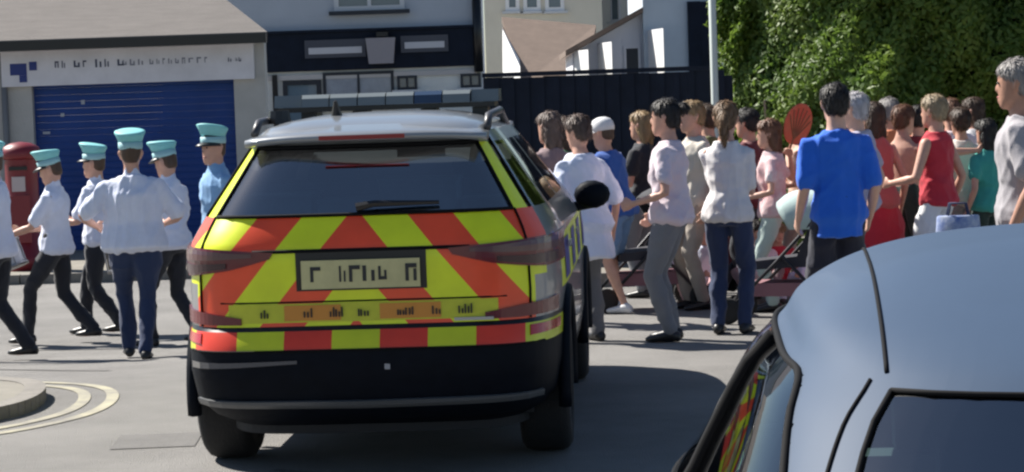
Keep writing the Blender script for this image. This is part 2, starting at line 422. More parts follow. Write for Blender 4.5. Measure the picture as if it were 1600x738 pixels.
mesh('roof', [(a0 - .1, -.35, e0 - .02), (a1 + .003, -.35, e1 + .03), (a1 + .003, 6, e1 + .03), (a0 - .1, 6, e0 - .02), (a0 - .1, -.35, e0 - .14), (a1 + .003, -.35, e1 - .09), (a1 + .003, 6, e1 - .09), (a0 - .1, 6, e0 - .14)],
     [(0, 1, 2, 3), (7, 6, 5, 4), (0, 4, 5, 1), (1, 5, 6, 2), (2, 6, 7, 3), (3, 7, 4, 0)], brown_tile, hw)
for (x0, x1, yt) in ((897, 916, 80), (934, 952, 68), (1012, 1030, 48)):
    u0, _ = hp(x0, 90); u1, _ = hp(x1, 90); _, zt = hp(x0, yt)
    yb = -.002 if x1 < 1000 else -.252
    MB().prism([(u0, yb), (u1, yb - 1.3), (u1, yb)], 'z', 0, zt).build('sun_wedge', bright_white, hw)  # added wedge, its oblique side shaped to catch the sun
u0, _ = hp(975, 90); u1, zt = hp(1000, 72)
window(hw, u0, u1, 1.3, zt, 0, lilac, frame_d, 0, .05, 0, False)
for (x0, x1) in ((1076, 1092), (1096, 1112)):
    u0, zb = hp(x0, 136); u1, zt = hp(x1, 3); bxp(hw, 'shutter', navy_board, u0, u1, -.34, -.252, zb - 1.2, zt)
wg = thing('white_gabled_house', 'bright white house front with pointed gable seen over the stepped roof', 'house', (at(936, 40, 80).x, 80, 0), R(-52))
v0, v1 = 0.0, (at(1012, 40, 80).x - at(936, 40, 80).x) / math.cos(R(52)); zg0 = bp(936, 42, 80)[1]; ridge = (v0 + v1) / 2
MB().prism([(v0, 0), (v1, 0), (v1, zg0 + 1.2), (ridge, zg0 + 2.9), (v0, zg0 + 1.2)], 'y', 0, 5).build('wall', bright_white, wg)
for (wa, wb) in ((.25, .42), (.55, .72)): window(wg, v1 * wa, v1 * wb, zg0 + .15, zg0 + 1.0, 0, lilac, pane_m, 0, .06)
mesh('roof', [(v0 - .2, -.2, zg0 + 1.05), (ridge, -.2, zg0 + 3.02), (v1 + .2, -.2, zg0 + 1.05), (v0 - .2, 5.2, zg0 + 1.05), (ridge, 5.2, zg0 + 3.02), (v1 + .2, 5.2, zg0 + 1.05)],
     [(0, 1, 4, 3), (1, 2, 5, 4)], slate, wg)

# dark board fence, each board its own piece
FY = 22.3
fx0, fx1 = at(757, 130, FY).x, at(1112, 130, FY).x
fz = at(930, 117, FY).z
fence = thing('board_fence', 'tall dark navy board fence behind the crowd', 'fence', (fx0, FY, 0))
i = 0; x = 0.0; rf = random.Random(2)
while x < fx1 - fx0:
    w = .145
    MB().prism([(x - .012, 0), (x + w - .004, -.018), (x + w - .004, .004), (x - .012, .012)], 'z', .05, fz + rf.uniform(-.006, .006)).build('board', navy_board, fence)
    x += w
for k in range(3): bxp(fence, 'post', navy_board, k * 1.1 + .1, k * 1.1 + .2, .03, .13, -.1, fz - .05)
bxp(fence, 'capping', navy_board, -.02, fx1 - fx0 + .02, -.03, .05, fz + .008, fz + .05)

# pale lamp column at the hedge corner
lp = thing('lamp_column', 'slim pale steel lamp column at the corner of the hedge', 'lamp post', (at(1117, 150, 21.7).x, 21.7, .12))
MB().lathe([(.05, 0), (.05, 1.0), (.036, 1.05), (.034, 5.6)], 14).build('column', mat('lamp_steel', (.5, .55, .52), .55, metal=.1), lp, True)
MB().tube([(0, 0, 5.5), (0, -.3, 5.9), (0, -1.0, 6.0)], .035).build('arm', MATS['lamp_steel'], lp, True)
MB().box(-.12, .12, -1.55, -.95, 5.95, 6.08).build('lantern', MATS['lamp_steel'], lp)

# red pillar box
red_box = mat('pillar_red', (.19, .012, .02), .45, coat=.1)
pbp = gnd(36, 425); pbx = at(35, 300, 28.4).x
pb = thing('pillar_box', 'red cylindrical post box with domed cap in front of the garage', 'post box', (pbx, 28.4, -.19))
MB().lathe([(.24, 0), (.24, .18), (.2, .2), (.2, 1.36), (.205, 1.38)], 24).build('body', red_box, pb, True)
MB().lathe([(.235, 1.38), (.25, 1.41), (.25, 1.46), (.22, 1.52), (.12, 1.57), (.01, 1.585)], 24).build('cap', red_box, pb, True)
MB().box(-.11, .11, -.215, -.18, 1.24, 1.285).build('slot', black_trim, pb)
MB().box(-.08, .08, -.215, -.185, .98, 1.16).build('notice_plate', mat('notice_plate', (.5, .42, .42), .5), pb)
MB().box(-.13, .13, -.21, -.17, .35, .93).build('door', red_box, pb)

# hedge
def leaf_cloud(name, parent, n, sampler, size, m, seed):
    r = np.random.default_rng(seed); P, N = sampler(r, n)
    d = N + r.normal(0, .7, P.shape); d /= np.linalg.norm(d, axis=1)[:, None]
    a = np.cross(d, r.normal(0, 1, P.shape)); a /= np.linalg.norm(a, axis=1)[:, None]; b = np.cross(d, a)
    s = size * r.uniform(.6, 1.4, n)[:, None]
    V = np.stack([P - a * s, P + b * s * .45 + d * s * .1, P + a * s, P - b * s * .45 + d * s * .1], 1).reshape(-1, 3)
    me = bpy.data.meshes.new(name); me.vertices.add(len(V)); me.vertices.foreach_set('co', V.astype(np.float32).ravel())
    me.loops.add(4 * n); me.loops.foreach_set('vertex_index', np.arange(4 * n, dtype=np.int32))
    me.polygons.add(n); me.polygons.foreach_set('loop_start', np.arange(0, 4 * n, 4, dtype=np.int32)); me.polygons.foreach_set('loop_total', np.full(n, 4, dtype=np.int32))
    me.update(); me.validate()
    me.materials.append(m); o = bpy.data.objects.new(name, me); link(o, parent); return o
def leaf_mat(name, c1, c2):
    m = mat(name, c1, .55, col2=c2, scale=1.6); b = m.node_tree.nodes['Principled BSDF']
    n = m.node_tree.nodes; l = m.node_tree.links
    tl = n.new('ShaderNodeBsdfTranslucent'); mx = n.new('ShaderNodeMixShader'); mx.inputs[0].default_value = .45
    src = b.inputs['Base Color'].links[0].from_socket; l.new(src, tl.inputs[0])
    l.new(b.outputs[0], mx.inputs[1]); l.new(tl.outputs[0], mx.inputs[2]); l.new(mx.outputs[0], n['Material Output'].inputs[0]); return m
leafm = leaf_mat('hedge_leaf', (.085, .165, .03), (.19, .27, .04))
hx0, hx1, hy0, hy1, hz1 = at(1132, 60, 24.7).x, 8.5, 22.5, 24.9, 4.6
hedge = thing('hedge', 'tall clipped green hedge towering behind the crowd', 'hedge', ((hx0 + hx1) / 2, 23.7, .12))
def lump(x, z, y):
    return .22 * np.sin(x * 2.1 + 1.3 * np.sin(z * 1.7)) * np.sin(z * 2.3 + x) + .12 * np.sin(x * 5.3 + z * 4.1 + y * 3) + .07 * np.sin(11 * x - 7 * z + y * 6)
def hedge_s(r, n):
    f = r.random(n); u = r.random(n); w = r.random(n); P = np.zeros((n, 3)); N = np.zeros((n, 3))
    fr = f < .66; le = (f >= .66) & (f < .86); tp = f >= .86
    dep = np.abs(r.normal(0, .16, n))
    P[:, 0] = hx0 + (hx1 - hx0) * u ** 1.35; P[:, 1] = hy0; P[:, 2] = .05 + hz1 * w
    rc = np.clip(1 - (P[:, 0] - hx0) / 1.25, 0, 1)
    P[fr, 1] = hy0 + 1.7 * rc[fr] ** 1.5 + dep[fr] - lump(P[fr, 0], P[fr, 2], 0); N[fr] = np.stack([-1.4 * rc[fr], -np.ones(fr.sum()), .35 * np.ones(fr.sum())], 1)
    P[le, 0] = hx0 + dep[le] - lump(hy0 + 2.4 * u[le], P[le, 2], 2) * .7; P[le, 1] = hy0 + 1.5 + (hy1 - hy0 - 1.5) * u[le]; N[le] = (-1, 0, .3)
    P[tp, 2] = hz1 - dep[tp] + lump(P[tp, 0], w[tp] * 2.4, 5); P[tp, 1] = hy0 + 1.7 * rc[tp] ** 1.5 + (hy1 - hy0 - 1.7 * rc[tp] ** 1.5) * w[tp]; N[tp] = (0, 0, 1)
    P -= np.array(hedge.location); return P, N
lf = leaf_cloud('foliage', hedge, 170000, hedge_s, .038, leafm, 3); lf['kind'] = 'stuff'
hl = hedge.location
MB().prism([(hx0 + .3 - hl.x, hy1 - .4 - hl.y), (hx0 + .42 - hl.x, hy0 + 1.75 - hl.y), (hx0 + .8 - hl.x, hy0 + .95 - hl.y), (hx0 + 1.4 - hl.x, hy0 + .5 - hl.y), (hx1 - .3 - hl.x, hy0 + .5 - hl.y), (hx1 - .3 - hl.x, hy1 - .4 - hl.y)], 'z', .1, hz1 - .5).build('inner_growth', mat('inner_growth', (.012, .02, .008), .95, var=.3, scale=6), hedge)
for k in range(9): MB().tube([(hx0 + .3 + k * .75 - hl.x, -.3, -.12), (hx0 + .35 + k * .75 - hl.x, -.25, .6), (hx0 + .3 + k * .75 - hl.x, -.1, 1.5)], [.06, .05, .03], 7).build('stem', mat('bark', (.06, .045, .03), .9), hedge)

# ------------------------------------------------------------------ cars: stacked super-ellipse slices
class CarSurf:
    def __init__(s, prof, smooth=False):
        p = np.array(prof, float)
        if smooth:                                          # monotone cubic through the stations, so the panels flow
            z = p[:, 0]; zz = np.unique(np.concatenate([z, np.linspace(z[0], z[-1], 400)])); cols = [zz]
            h = np.diff(z)
            for c in range(1, 5):
                v = p[:, c]; d = np.diff(v) / h; m = np.zeros_like(v); m[0], m[-1] = d[0], d[-1]
                for i in range(1, len(v) - 1):
                    if d[i - 1] * d[i] > 0: w1, w2 = 2 * h[i] + h[i - 1], h[i] + 2 * h[i - 1]; m[i] = (w1 + w2) / (w1 / d[i - 1] + w2 / d[i])
                k = np.clip(np.searchsorted(z, zz, side='right') - 1, 0, len(h) - 1); t = (zz - z[k]) / h[k]
                cols.append((2 * t**3 - 3 * t**2 + 1) * v[k] + (t**3 - 2 * t**2 + t) * h[k] * m[k] + (-2 * t**3 + 3 * t**2) * v[k + 1] + (t**3 - t**2) * h[k] * m[k + 1])
            p = np.stack(cols, 1)
        s.z, s.w, s.y0, s.y1, s.n = p.T
    def at(s, z): return [float(np.interp(z, s.z, a)) for a in (s.w, s.y0, s.y1, s.n)]
    def pt(s, ang, z):
        w, y0, y1, n = s.at(z); c, d = math.cos(ang), math.sin(ang)
        p = math.copysign(abs(c) ** (2 / n), c); q = math.copysign(abs(d) ** (2 / n), d)
        return Vector((w * p, (y0 + y1) / 2 + (y1 - y0) / 2 * q, z))
    def rear(s, x, z):
        w, y0, y1, n = s.at(z); p = min(abs(x) / w, .9999)
        return (y0 + y1) / 2 - (y1 - y0) / 2 * (1 - p ** n) ** (1 / n)
    def rnorm(s, x, z):
        e = .004; dx = (s.rear(x + e, z) - s.rear(x - e, z)) / (2 * e); dz = (s.rear(x, z + e) - s.rear(x, z - e)) / (2 * e)
        return Vector((dx, -1, dz)).normalized()
    def rp(s, x, z, off=0.0): return Vector((x, s.rear(x, z), z)) + s.rnorm(x, z) * off
def ang_p(p, n, front=False):   # angle where lateral fraction is p, at the rear (or front)
    a = math.acos(math.copysign(abs(p) ** (n / 2), p)); return a if front else -a
def ang_q(q, n, left=False):
    a = math.asin(math.copysign(abs(q) ** (n / 2), q)); return math.pi - a if left else a
def shell(cs, zs, angs, classify, parent, mats, names):
    na = len(angs); parts = {}
    P = [[cs.pt(a, z) for a in angs] for z in zs]
    for j in range(len(zs) - 1):
        zm = (zs[j] + zs[j + 1]) / 2
        for i in range(na):
            i2 = (i + 1) % na; a0 = angs[i]; a1 = angs[i2] if i2 else angs[0] + 2 * math.pi
            am = (a0 + a1) / 2; w, y0, y1, n = cs.at(zm)
            c = cs.pt(am, zm); t = classify(am, zm, c)
            if t is None: continue
            d = parts.setdefault(t, ({}, [], []))
            def vid(jj, ii):
                key = (jj, ii)
                if key not in d[0]: d[0][key] = len(d[1]); d[1].append(P[jj][ii])
                return d[0][key]
            d[2].append((vid(j, i), vid(j, i2), vid(j + 1, i2), vid(j + 1, i)))
    out = {}
    for t, (_, v, f) in parts.items(): out[t] = mesh(names.get(t, t), v, f, mats[t], parent, True)
    return out, P
def patch(cs, lower, upper, off, m, name, parent, nu=14, nv=5, thick=True):
    """raised patch on the rear skin between two (x,z) polylines"""
    def samp(pl, t):
        k = t * (len(pl) - 1); i = min(int(k), len(pl) - 2); f = k - i
        return pl[i][0] + (pl[i + 1][0] - pl[i][0]) * f, pl[i][1] + (pl[i + 1][1] - pl[i][1]) * f
    v = []; f = []
    for lay in (off, -.01):
        for j in range(nv + 1):
            for i in range(nu + 1):
                a = samp(lower, i / nu); b = samp(upper, i / nu); t = j / nv
                x, z = a[0] + (b[0] - a[0]) * t, a[1] + (b[1] - a[1]) * t
                v.append(cs.rp(x, z, lay))
    k = (nu + 1) * (nv + 1); q = nu + 1
    for j in range(nv):
        for i in range(nu): f.append((j * q + i, j * q + i + 1, (j + 1) * q + i + 1, (j + 1) * q + i))
    for i in range(nu):
        f.append((i, k + i, k + i + 1, i + 1)); b = nv * q + i; f.append((b, b + 1, k + b + 1, k + b))
    for j in range(nv):
        a = j * q; f.append((a, a + q, k + a + q, k + a)); b = j * q + nu; f.append((b, k + b, k + b + q, b + q))
    return mesh(name, v, f, m, parent, False)
def wheel(parent, x, y, r, w, side):
    prof = [(r * .66, -w / 2), (r * .9, -w / 2), (r * .97, -w * .42), (r, -w * .3), (r, w * .3), (r * .97, w * .42), (r * .9, w / 2), (r * .66, w / 2), (r * .6, w * .3), (r * .6, -w * .3), (r * .66, -w / 2)]
    o = bpy.data.objects.new('wheel', None); link(o, parent); o.location = (x, y, r)
    MB().lathe(prof, 40, axis='x').build('tyre', tyre_m, o, True)
    rim = MB().lathe([(r * .655, side * w * .36), (r * .66, side * w * .44), (r * .6, side * w * .44), (r * .58, side * w * .2), (r * .15, side * w * .2), (r * .13, side * w * .34), (.02, side * w * .36)], 30, axis='x')
    for k in range(5):
        a = 2 * math.pi * k / 5; c, s_ = math.cos(a), math.sin(a)
        rim.tube([(side * w * .34, c * r * .1, s_ * r * .1), (side * w * .38, c * r * .6, s_ * r * .6)], [r * .09, r * .06], 6)
    rim.build('rim', rim_m, o)
    return o
def seam(parent, pts, rad=.005, name='shut_line', m=None): return MB().tube(pts, rad, 6).build(name, m or rubber, parent, True)

# ---- police estate car
YEL = (.80, .90, .010); RED = (.95, .085, .02)
chev = chevron_mat('chevron_sheeting', .83, 1.255, .224, .418, YEL, RED)
blocks = chevron_mat('bumper_sheeting', 0.0, 0, .11, .44, (.66, .72, .015), (.80, .055, .02))
silver = mat('silver_paint', (.26, .275, .29), .3, metal=.35, coat=.6, var=.04, scale=5)
yel_m = mat('yellow_sheeting', YEL, .35, coat=.2, var=.06, scale=7)
prof = [(.24, .80, .34, 4.5, 6), (.30, .87, .17, 4.6, 6.5), (.38, .92, .06, 4.66, 7), (.52, .94, .005, 4.70, 7), (.62, .94, 0, 4.70, 7), (.66, .94, .012, 4.70, 7),
        (.715, .938, .045, 4.69, 7), (.74, .938, .07, 4.69, 7), (.88, .94, .075, 4.68, 7), (.98, .936, .07, 4.62, 7), (1.03, .934, .068, 4.50, 7), (1.08, .93, .07, 4.1, 6.8), (1.12, .92, .085, 3.78, 6.4),
        (1.18, .89, .115, 3.66, 6), (1.24, .855, .15, 3.52, 5.8), (1.40, .745, .27, 3.16, 5.6), (1.545, .645, .385, 2.84, 5.5), (1.60, .605, .41, 2.70, 5.4), (1.635, .56, .47, 2.56, 5.2),
        (1.662, .48, .60, 2.40, 4.8), (1.682, .37, .80, 2.2, 4.4), (1.694, .28, 1.0, 2.05, 4), (1.70, .06, 1.3, 1.8, 3)]
prof = [(z, w * .965, a, b, n) for z, w, a, b, n in prof]
cs = CarSurf(prof)
SUVY, SUVX, SUVR = 10.42, at(568, 500, 10.6).x, R(-3.6)
suv = thing('police_car', 'police estate car with yellow and red rear chevrons and a roof light bar', 'police car', (SUVX, SUVY, 0), SUVR)
n5 = 5.7
pe = [-.97, -.93, -.90, -.88, -.84, -.83, -.8, -.7, -.6, -.5, -.4, -.3, -.2, -.1, 0, .1, .2, .3, .4, .5, .6, .7, .8, .83, .84, .88, .90, .93, .97]
qe = [-.985, -.96, -.93, -.9, -.86, -.8, -.74, -.68, -.62, -.56, -.5, -.44, -.38, -.32, -.26, -.2, -.14, -.08, -.02, .04, .1, .16, .22, .28, .34, .4, .46, .52, .58, .64, .7, .76, .82, .86, .9, .94, .97]
angs = sorted(set([round(a % (2 * math.pi), 5) for a in [ang_p(p, n5) for p in pe] + [ang_p(p, n5, True) for p in pe] + [ang_q(q, n5) for q in qe] + [ang_q(q, n5, True) for q in qe]]))
zs = [.24, .27, .30, .34, .38, .43, .48, .52, .57, .625, .66, .715, .735, .78, .83, .88, .93, .98, 1.03, 1.08, 1.12, 1.18, 1.235, 1.30, 1.36, 1.42, 1.48, 1.545, 1.575, 1.60, 1.62, 1.635, 1.65, 1.662, 1.672, 1.682, 1.69, 1.694, 1.698, 1.70]
RW, RR_ = (4.0 - .32, .98), .365
wy = (.985, 3.775)
def cls(am, zm, c):
    w, y0, y1, n = cs.at(zm); p = c.x / w; q = (c.y - (y0 + y1) / 2) / ((y1 - y0) / 2)
    rear = math.sin(am) < 0 and abs(p) < (.83 if zm > 1.235 else .84); front = math.sin(am) > 0
    if 1.235 < zm < 1.545:
        if rear and q < -.5: return 'rear_window'
        if front and abs(p) < .9 and q > .6: return 'windscreen'
        if -.86 < q < -.62 or -.56 < q < -.08 or -.02 < q < .76:
            if abs(p) > .8: return ('quarter_window' if q < -.6 else 'rear_door_window' if q < -.05 else 'front_door_window') + ('_r' if p > 0 else '_l')
    if zm < .72:
        for yw in wy:
            if abs(c.y - yw) < .43 and math.hypot(c.y - yw, zm - RR_) < .43 and abs(p) > .85: return None
    if q < -.72 or (rear and q < -.5):
        if zm < .625: return 'rear_bumper'
        if zm < .715: return 'bumper_sheeting'
        if zm < .735: return 'gap'
        if zm < 1.235:
            if abs(p) < .84 and rear: return 'tailgate'
            if abs(p) < (.93 if zm > .95 else .87) or (zm > .96 and q < -.9): return 'corner_panel_r' if p > 0 else 'corner_panel_l'
            return 'body'
        if zm < 1.56: return ('rear_pillar_r' if p > 0 else 'rear_pillar_l') if abs(p) < .92 else 'body'
    if zm < .42 and zm > 0: return 'sill'
    if .84 < zm < 1.06 and abs(p) > .8 and q < .85: return 'side_stripe'
    if zm > 1.6: return 'roof'
    return 'body'
tint = glass_mat('tinted_glass', (.70, .77, .79), .95, 2.6); tintc = glass_mat('clear_glass', (.8, .85, .85), .9)
mats = dict(rear_window=glass_mat('rear_glass', (.62, .70, .72), .95, 3.4), windscreen=tintc, rear_bumper=black_plastic, bumper_sheeting=blocks, gap=black_trim, tailgate=chev, sill=black_plastic,
            side_stripe=yel_m, roof=silver, body=silver)
names = dict(gap='shut_line')
for s_ in '_r', '_l': mats['corner_panel' + s_] = chev; names['corner_panel' + s_] = 'corner_panel'; mats['rear_pillar' + s_] = yel_m; names['rear_pillar' + s_] = 'rear_pillar'
for k in ('quarter_window', 'rear_door_window', 'front_door_window'):
    for s_ in '_r', '_l': mats[k + s_] = tint; names[k + s_] = 'side_window'
sp, PP = shell(cs, zs, angs, cls, suv, mats, names)
MB().prism([(p.x, p.y) for p in PP[0]], 'z', .2, .245).build('underbody', dark_int, suv)
MB().box(-.74, .74, .55, 4.2, .246, .62).build('chassis', dark_int, suv)
mesh('roof_cap', [PP[-1][i] for i in range(len(angs))], [tuple(range(len(angs)))], silver, suv, True)
# headlining and cabin
hlv = [[cs.pt(a, z) * 1.0 for a in angs] for z in (1.55, 1.60, 1.635, 1.662)]
hv = []
for row in hlv:
    for p in row: hv.append((p.x * .955, (p.y - 1.6) * .965 + 1.6, p.z - .03))
na = len(angs)
mesh('headlining', hv, [(j * na + i, j * na + (i + 1) % na, (j + 1) * na + (i + 1) % na, (j + 1) * na + i) for j in range(3) for i in range(na)] + [tuple(3 * na + i for i in range(na))], mat('headlining', (.05, .052, .055), .9), suv, True)
MB().box(-.78, .78, .45, 3.6, .62, .72).build('floor', dark_int, suv)
for (sx, sy, zt) in ((-.4, 1.25, 1.16), (.0, 1.25, 1.12), (.4, 1.25, 1.16), (-.38, 2.2, 1.2), (.38, 2.2, 1.2)):
    st = MB().prism([(sy, .72), (sy + .5, .74), (sy + .5, .84), (sy + .14, .86), (sy - .06, zt), (sy - .16, zt)], 'x', sx - .2, sx + .2).build('seat', dark_int, suv)
    MB().prism([(sy - .16, zt + .04), (sy - .06, zt + .03), (sy - .05, zt + .2), (sy - .13, zt + .21)], 'x', sx - .12, sx + .12).build('headrest', dark_int, st)
MB().prism([(3.1, .72), (3.6, .72), (3.62, 1.1), (3.25, 1.12), (3.1, 1.0)], 'x', -.78, .78).build('dashboard', dark_int, suv)
MB().box(-.14, .14, 2.98, 3.02, 1.42, 1.50).build('mirror', black_trim, suv)
MB().box(-.72, .72, .3, .62, .72, 1.16).build('load_cover', mat('load_cover', (.16, .18, .2), .8), suv)
kitm = mat('kit_box', (.42, .52, .54), .6, var=.15, scale=6)
MB().box(-.68, .68, .98, 1.0, .72, 1.36).build('reflection_panel', mat('reflection_panel', (.30, .36, .42), .7, var=.12, scale=5), suv)  # pale panel added to imitate the sky reflection in the rear glass
for (a, b, t) in ((-.62, -.30, 1.30), (-.27, .0, 1.27), (.03, .40, 1.36), (.43, .62, 1.26)):
    kb = MB().box(a, b, .62, .96, 1.162, t).build('kit_box', kitm, suv); MB().box(a - .008, b + .008, .612, .968, t + .001, t + .018).build('lid', kitm, kb)
MB().tube([(.50, .6, 1.52), (.50, .6, 1.44)], [.02, .035], 8).build('clip_light', mat('clip_light', (.6, .6, .62), .5), suv)
# glazing bead, shut lines
def rl(pts, off=.004): return [cs.rp(x, z, off) for x, z in pts]
w124 = cs.at(1.235)[0]; w154 = cs.at(1.545)[0]
seam(suv, rl([(x * .83 * w124, 1.235) for x in np.linspace(-1, 1, 21)]), .009)
seam(suv, rl([(x * .83 * w154, 1.545) for x in np.linspace(-1, 1, 21)]), .010)
for s in (-1, 1):
    seam(suv, rl([(s * .83 * cs.at(z)[0], z) for z in np.linspace(1.235, 1.545, 9)]), .008)
    seam(suv, rl([(s * .84 * cs.at(z)[0], z) for z in np.linspace(.735, 1.235, 12)]), .006)
    seam(suv, rl([(s * .92 * cs.at(z)[0], z) for z in np.linspace(1.235, 1.56, 9)]), .007)
seam(suv, rl([(x, 1.078) for x in np.linspace(-.5, .5, 15)], .0), .009)  # dark line paints the shade in the tailgate crease above the plate
seam(suv, rl([(x, .845) for x in np.linspace(-.66, .66, 15)], .0), .004)
seam(suv, rl([(x, .627) for x in np.linspace(-.82, .82, 25)], .002), .006)
# spoiler
spv = MB()
sv_ = []; 
for x in np.linspace(-.57, .57, 17):
    for (dy, z) in ((.0, 1.585), (.02, 1.605), (.22, 1.645 - .03 * (x / .57) ** 2), (.22, 1.58), (.03, 1.57)):
        sv_.append((x, .28 + .10 * (x / .57) ** 2 + dy, z - .02 * (x / .57) ** 4))
sf_ = [(i * 5 + j, i * 5 + (j + 1) % 5, (i + 1) * 5 + (j + 1) % 5, (i + 1) * 5 + j) for i in range(16) for j in range(5)] + [(4, 3, 2, 1, 0), tuple(16 * 5 + j for j in range(5))]
spo = mesh('spoiler', sv_, sf_, silver, suv, True)
MB().box(-.2, .2, .268, .279, 1.578, 1.598).build('brake_light', mat('brake_light', (.25, .01, .01), .3), spo)
# wiper
MB().tube([cs.rp(-.02, 1.25, .03), cs.rp(.06, 1.262, .035), cs.rp(.36, 1.268, .02)], [.022, .016, .009], 6).build('wiper', black_trim, suv)
# rear lamps
lamp_red = mat('lamp_red', (.13, .006, .012), .25, coat=.35); lamp_grey = mat('lamp_clear', (.10, .035, .04), .25, coat=.35); lamp_dk = mat('lamp_dark', (.035, .006, .012), .25, coat=.35)
for s in (-1, 1):
    lm = patch(cs, [(s * .42, 1.045), (s * .6, 1.0), (s * .83, .965), (s * .895, .97)], [(s * .40, 1.075), (s * .6, 1.085), (s * .83, 1.10), (s * .89, 1.105)], .012, lamp_red, 'tail_light', suv, 20, 4)
    patch(cs, [(s * .50, 1.055), (s * .68, 1.045), (s * .87, 1.04)], [(s * .50, 1.070), (s * .68, 1.08), (s * .87, 1.09)], .018, lamp_grey, 'lens', lm, 14, 3)
    patch(cs, [(s * .62, 1.008), (s * .78, .985), (s * .87, .98)], [(s * .62, 1.03), (s * .78, 1.025), (s * .87, 1.025)], .018, lamp_dk, 'lens', lm, 14, 3)
    patch(cs, [(s * .56, .745), (s * .72, .745), (s * .87, .75)], [(s * .56, .775), (s * .72, .80), (s * .87, .815)], .012, lamp_red, 'reflector', suv, 14, 3)
    patch(cs, [(s * .76, .66), (s * .88, .665)], [(s * .76, .705), (s * .88, .705)], .006, mat('bumper_reflector', (.45, .02, .02), .25, coat=.5), 'reflector', suv, 10, 2)
# number plate with its recess and marks
patch(cs, [(-.30, .895), (.30, .895)], [(-.30, 1.075), (.30, 1.075)], .003, black_trim, 'plate_recess', suv, 8, 3)
py_ = cs.rear(0, .97) - .028
pl = MB().box(-.272, .272, py_, py_ + .02, .905, 1.035).build('number_plate', mat('plate_cream', (.54, .49, .24), .45, var=.1, scale=10), suv)
rr = random.Random(9)
for (a, b) in ((-.23, -.03), (.01, .24)):
    marks(pl, a, b, .972, .085, mat('plate_ink', (.02, .02, .02), .5), py_ - .003, .18)
# sheeting band low on the tailgate with dark markings
band = patch(cs, [(-.62, .752), (.62, .752)], [(-.62, .838), (.62, .838)], .004, mat('band_yellow', (.55, .56, .03), .4, var=.1, scale=9), 'sheeting_band', suv, 24, 3)
orange = mat('band_orange', (.62, .25, .03), .4)
for (a, b) in ((-.36, -.10), (.08, .36)):
    patch(cs, [(a, .76), (b, .76)], [(a, .83), (b, .83)], .008, orange, 'sheeting_panel', band, 8, 2)
for x_ in (-.47, -.27, -.02, .16, -.15, .32, .44):
    yb = cs.rear(x_, .795) - .014; w_ = rr.uniform(.02, .05)
    lt = MB(); xx_ = x_
    while xx_ < x_ + w_ * 1.6: lt.box(xx_, xx_ + .007, yb, yb + .005, .775, .775 + rr.uniform(.02, .045)); xx_ += rr.uniform(.011, .017)
    lt.build('lettering', black_trim, band)
MB().box(.42, .60, cs.rear(.5, .745) - .012, cs.rear(.5, .745) + .02, .742, .756).build('badge', mat('badge', (.35, .36, .38), .3, metal=.8), suv)
# bumper lip highlight, tow cover, exhaust
patch(cs, [(-.80, .375), (0, .36), (.80, .375)], [(-.80, .40), (0, .39), (.80, .40)], .014, mat('lip_grey', (.09, .095, .10), .35), 'bumper_lip', suv, 24, 2)
patch(cs, [(-.82, .545), (-.3, .57)], [(-.82, .575), (-.3, .585)], .006, mat('bumper_gloss', (.05, .055, .07), .15, coat=.6), 'bumper_crease', suv, 10, 2)
MB().box(.10, .125, cs.rear(.1, .54) - .006, cs.rear(.1, .54) + .01, .535, .56).build('parking_sensor', mat('sensor', (.3, .3, .32), .4), suv)
for s in (-1, 1):
    for yw in wy:
        wheel(suv, s * .785, yw, RR_, .245, s)
        arch = [(s * .895, yw + .43 * math.cos(a), RR_ + .43 * math.sin(a)) for a in np.linspace(-.22, math.pi + .22, 22)]
        MB().tube(arch, .035, 6).build('wheel_arch', black_plastic, suv, True)
        MB().prism([(yw + .43 * math.cos(a), RR_ + .43 * math.sin(a)) for a in np.linspace(-.1, math.pi + .1, 18)], 'x', s * .55, s * .60).build('wheel_well', dark_int, suv)
    # roof rails
    rp_ = [Vector((s * .56, .62, 1.61)), Vector((s * .56, .75, 1.665)), Vector((s * .565, 1.5, 1.685)), Vector((s * .56, 2.35, 1.56)), Vector((s * .555, 2.5, 1.60))]
    MB().tube(rp_, .02, 7).build('roof_rail', mat('rail_dark', (.05, .05, .055), .4), suv, True)
    mir = MB(); mir.lathe([(.02, -.06), (.09, -.05), (.115, 0), (.11, .06), (.05, .1)], 14)
    mo = mesh('door_mirror', [(v_[0] * .92 + s * .985, v_[2] * .8 + 2.98, v_[1] * .72 + 1.17) for v_ in mir.v], mir.f, black_plastic, suv, True)
    MB().tube([(s * .88, 3.0, 1.1), (s * 1.0, 3.0, 1.12)], .03, 6).build('stalk', black_plastic, mo)
    MB().box(min(s * .915, s * .925), max(s * .915, s * .925), 2.05, 2.24, 1.0, 1.03).build('door_handle', silver, suv)
    MB().box(min(s * .915, s * .925), max(s * .915, s * .925), 1.05, 1.22, 1.0, 1.03).build('door_handle', silver, suv)
# blue blocks of the chequered side stripe
blue_m = mat('blue_sheeting', (.01, .03, .28), .35)
for s in (-1, 1):
    for k in range(4):
        vv = []; a_ = .9 + k * .8
        ff = []
        for j, z in enumerate((.852, .95, 1.05)):
            for i_ in range(7):
                y = a_ + .4 * i_ / 6; w, y0, y1, n = cs.at(z); q = abs((y - (y0 + y1) / 2) / ((y1 - y0) / 2)); vv.append((s * (w * (1 - q ** n) ** (1 / n) + .004), y, z))
        for j in range(2):
            for i_ in range(6): ff.append((j * 7 + i_, j * 7 + i_ + 1, (j + 1) * 7 + i_ + 1, (j + 1) * 7 + i_))
        mesh('sheeting_block', vv, ff, blue_m, suv)
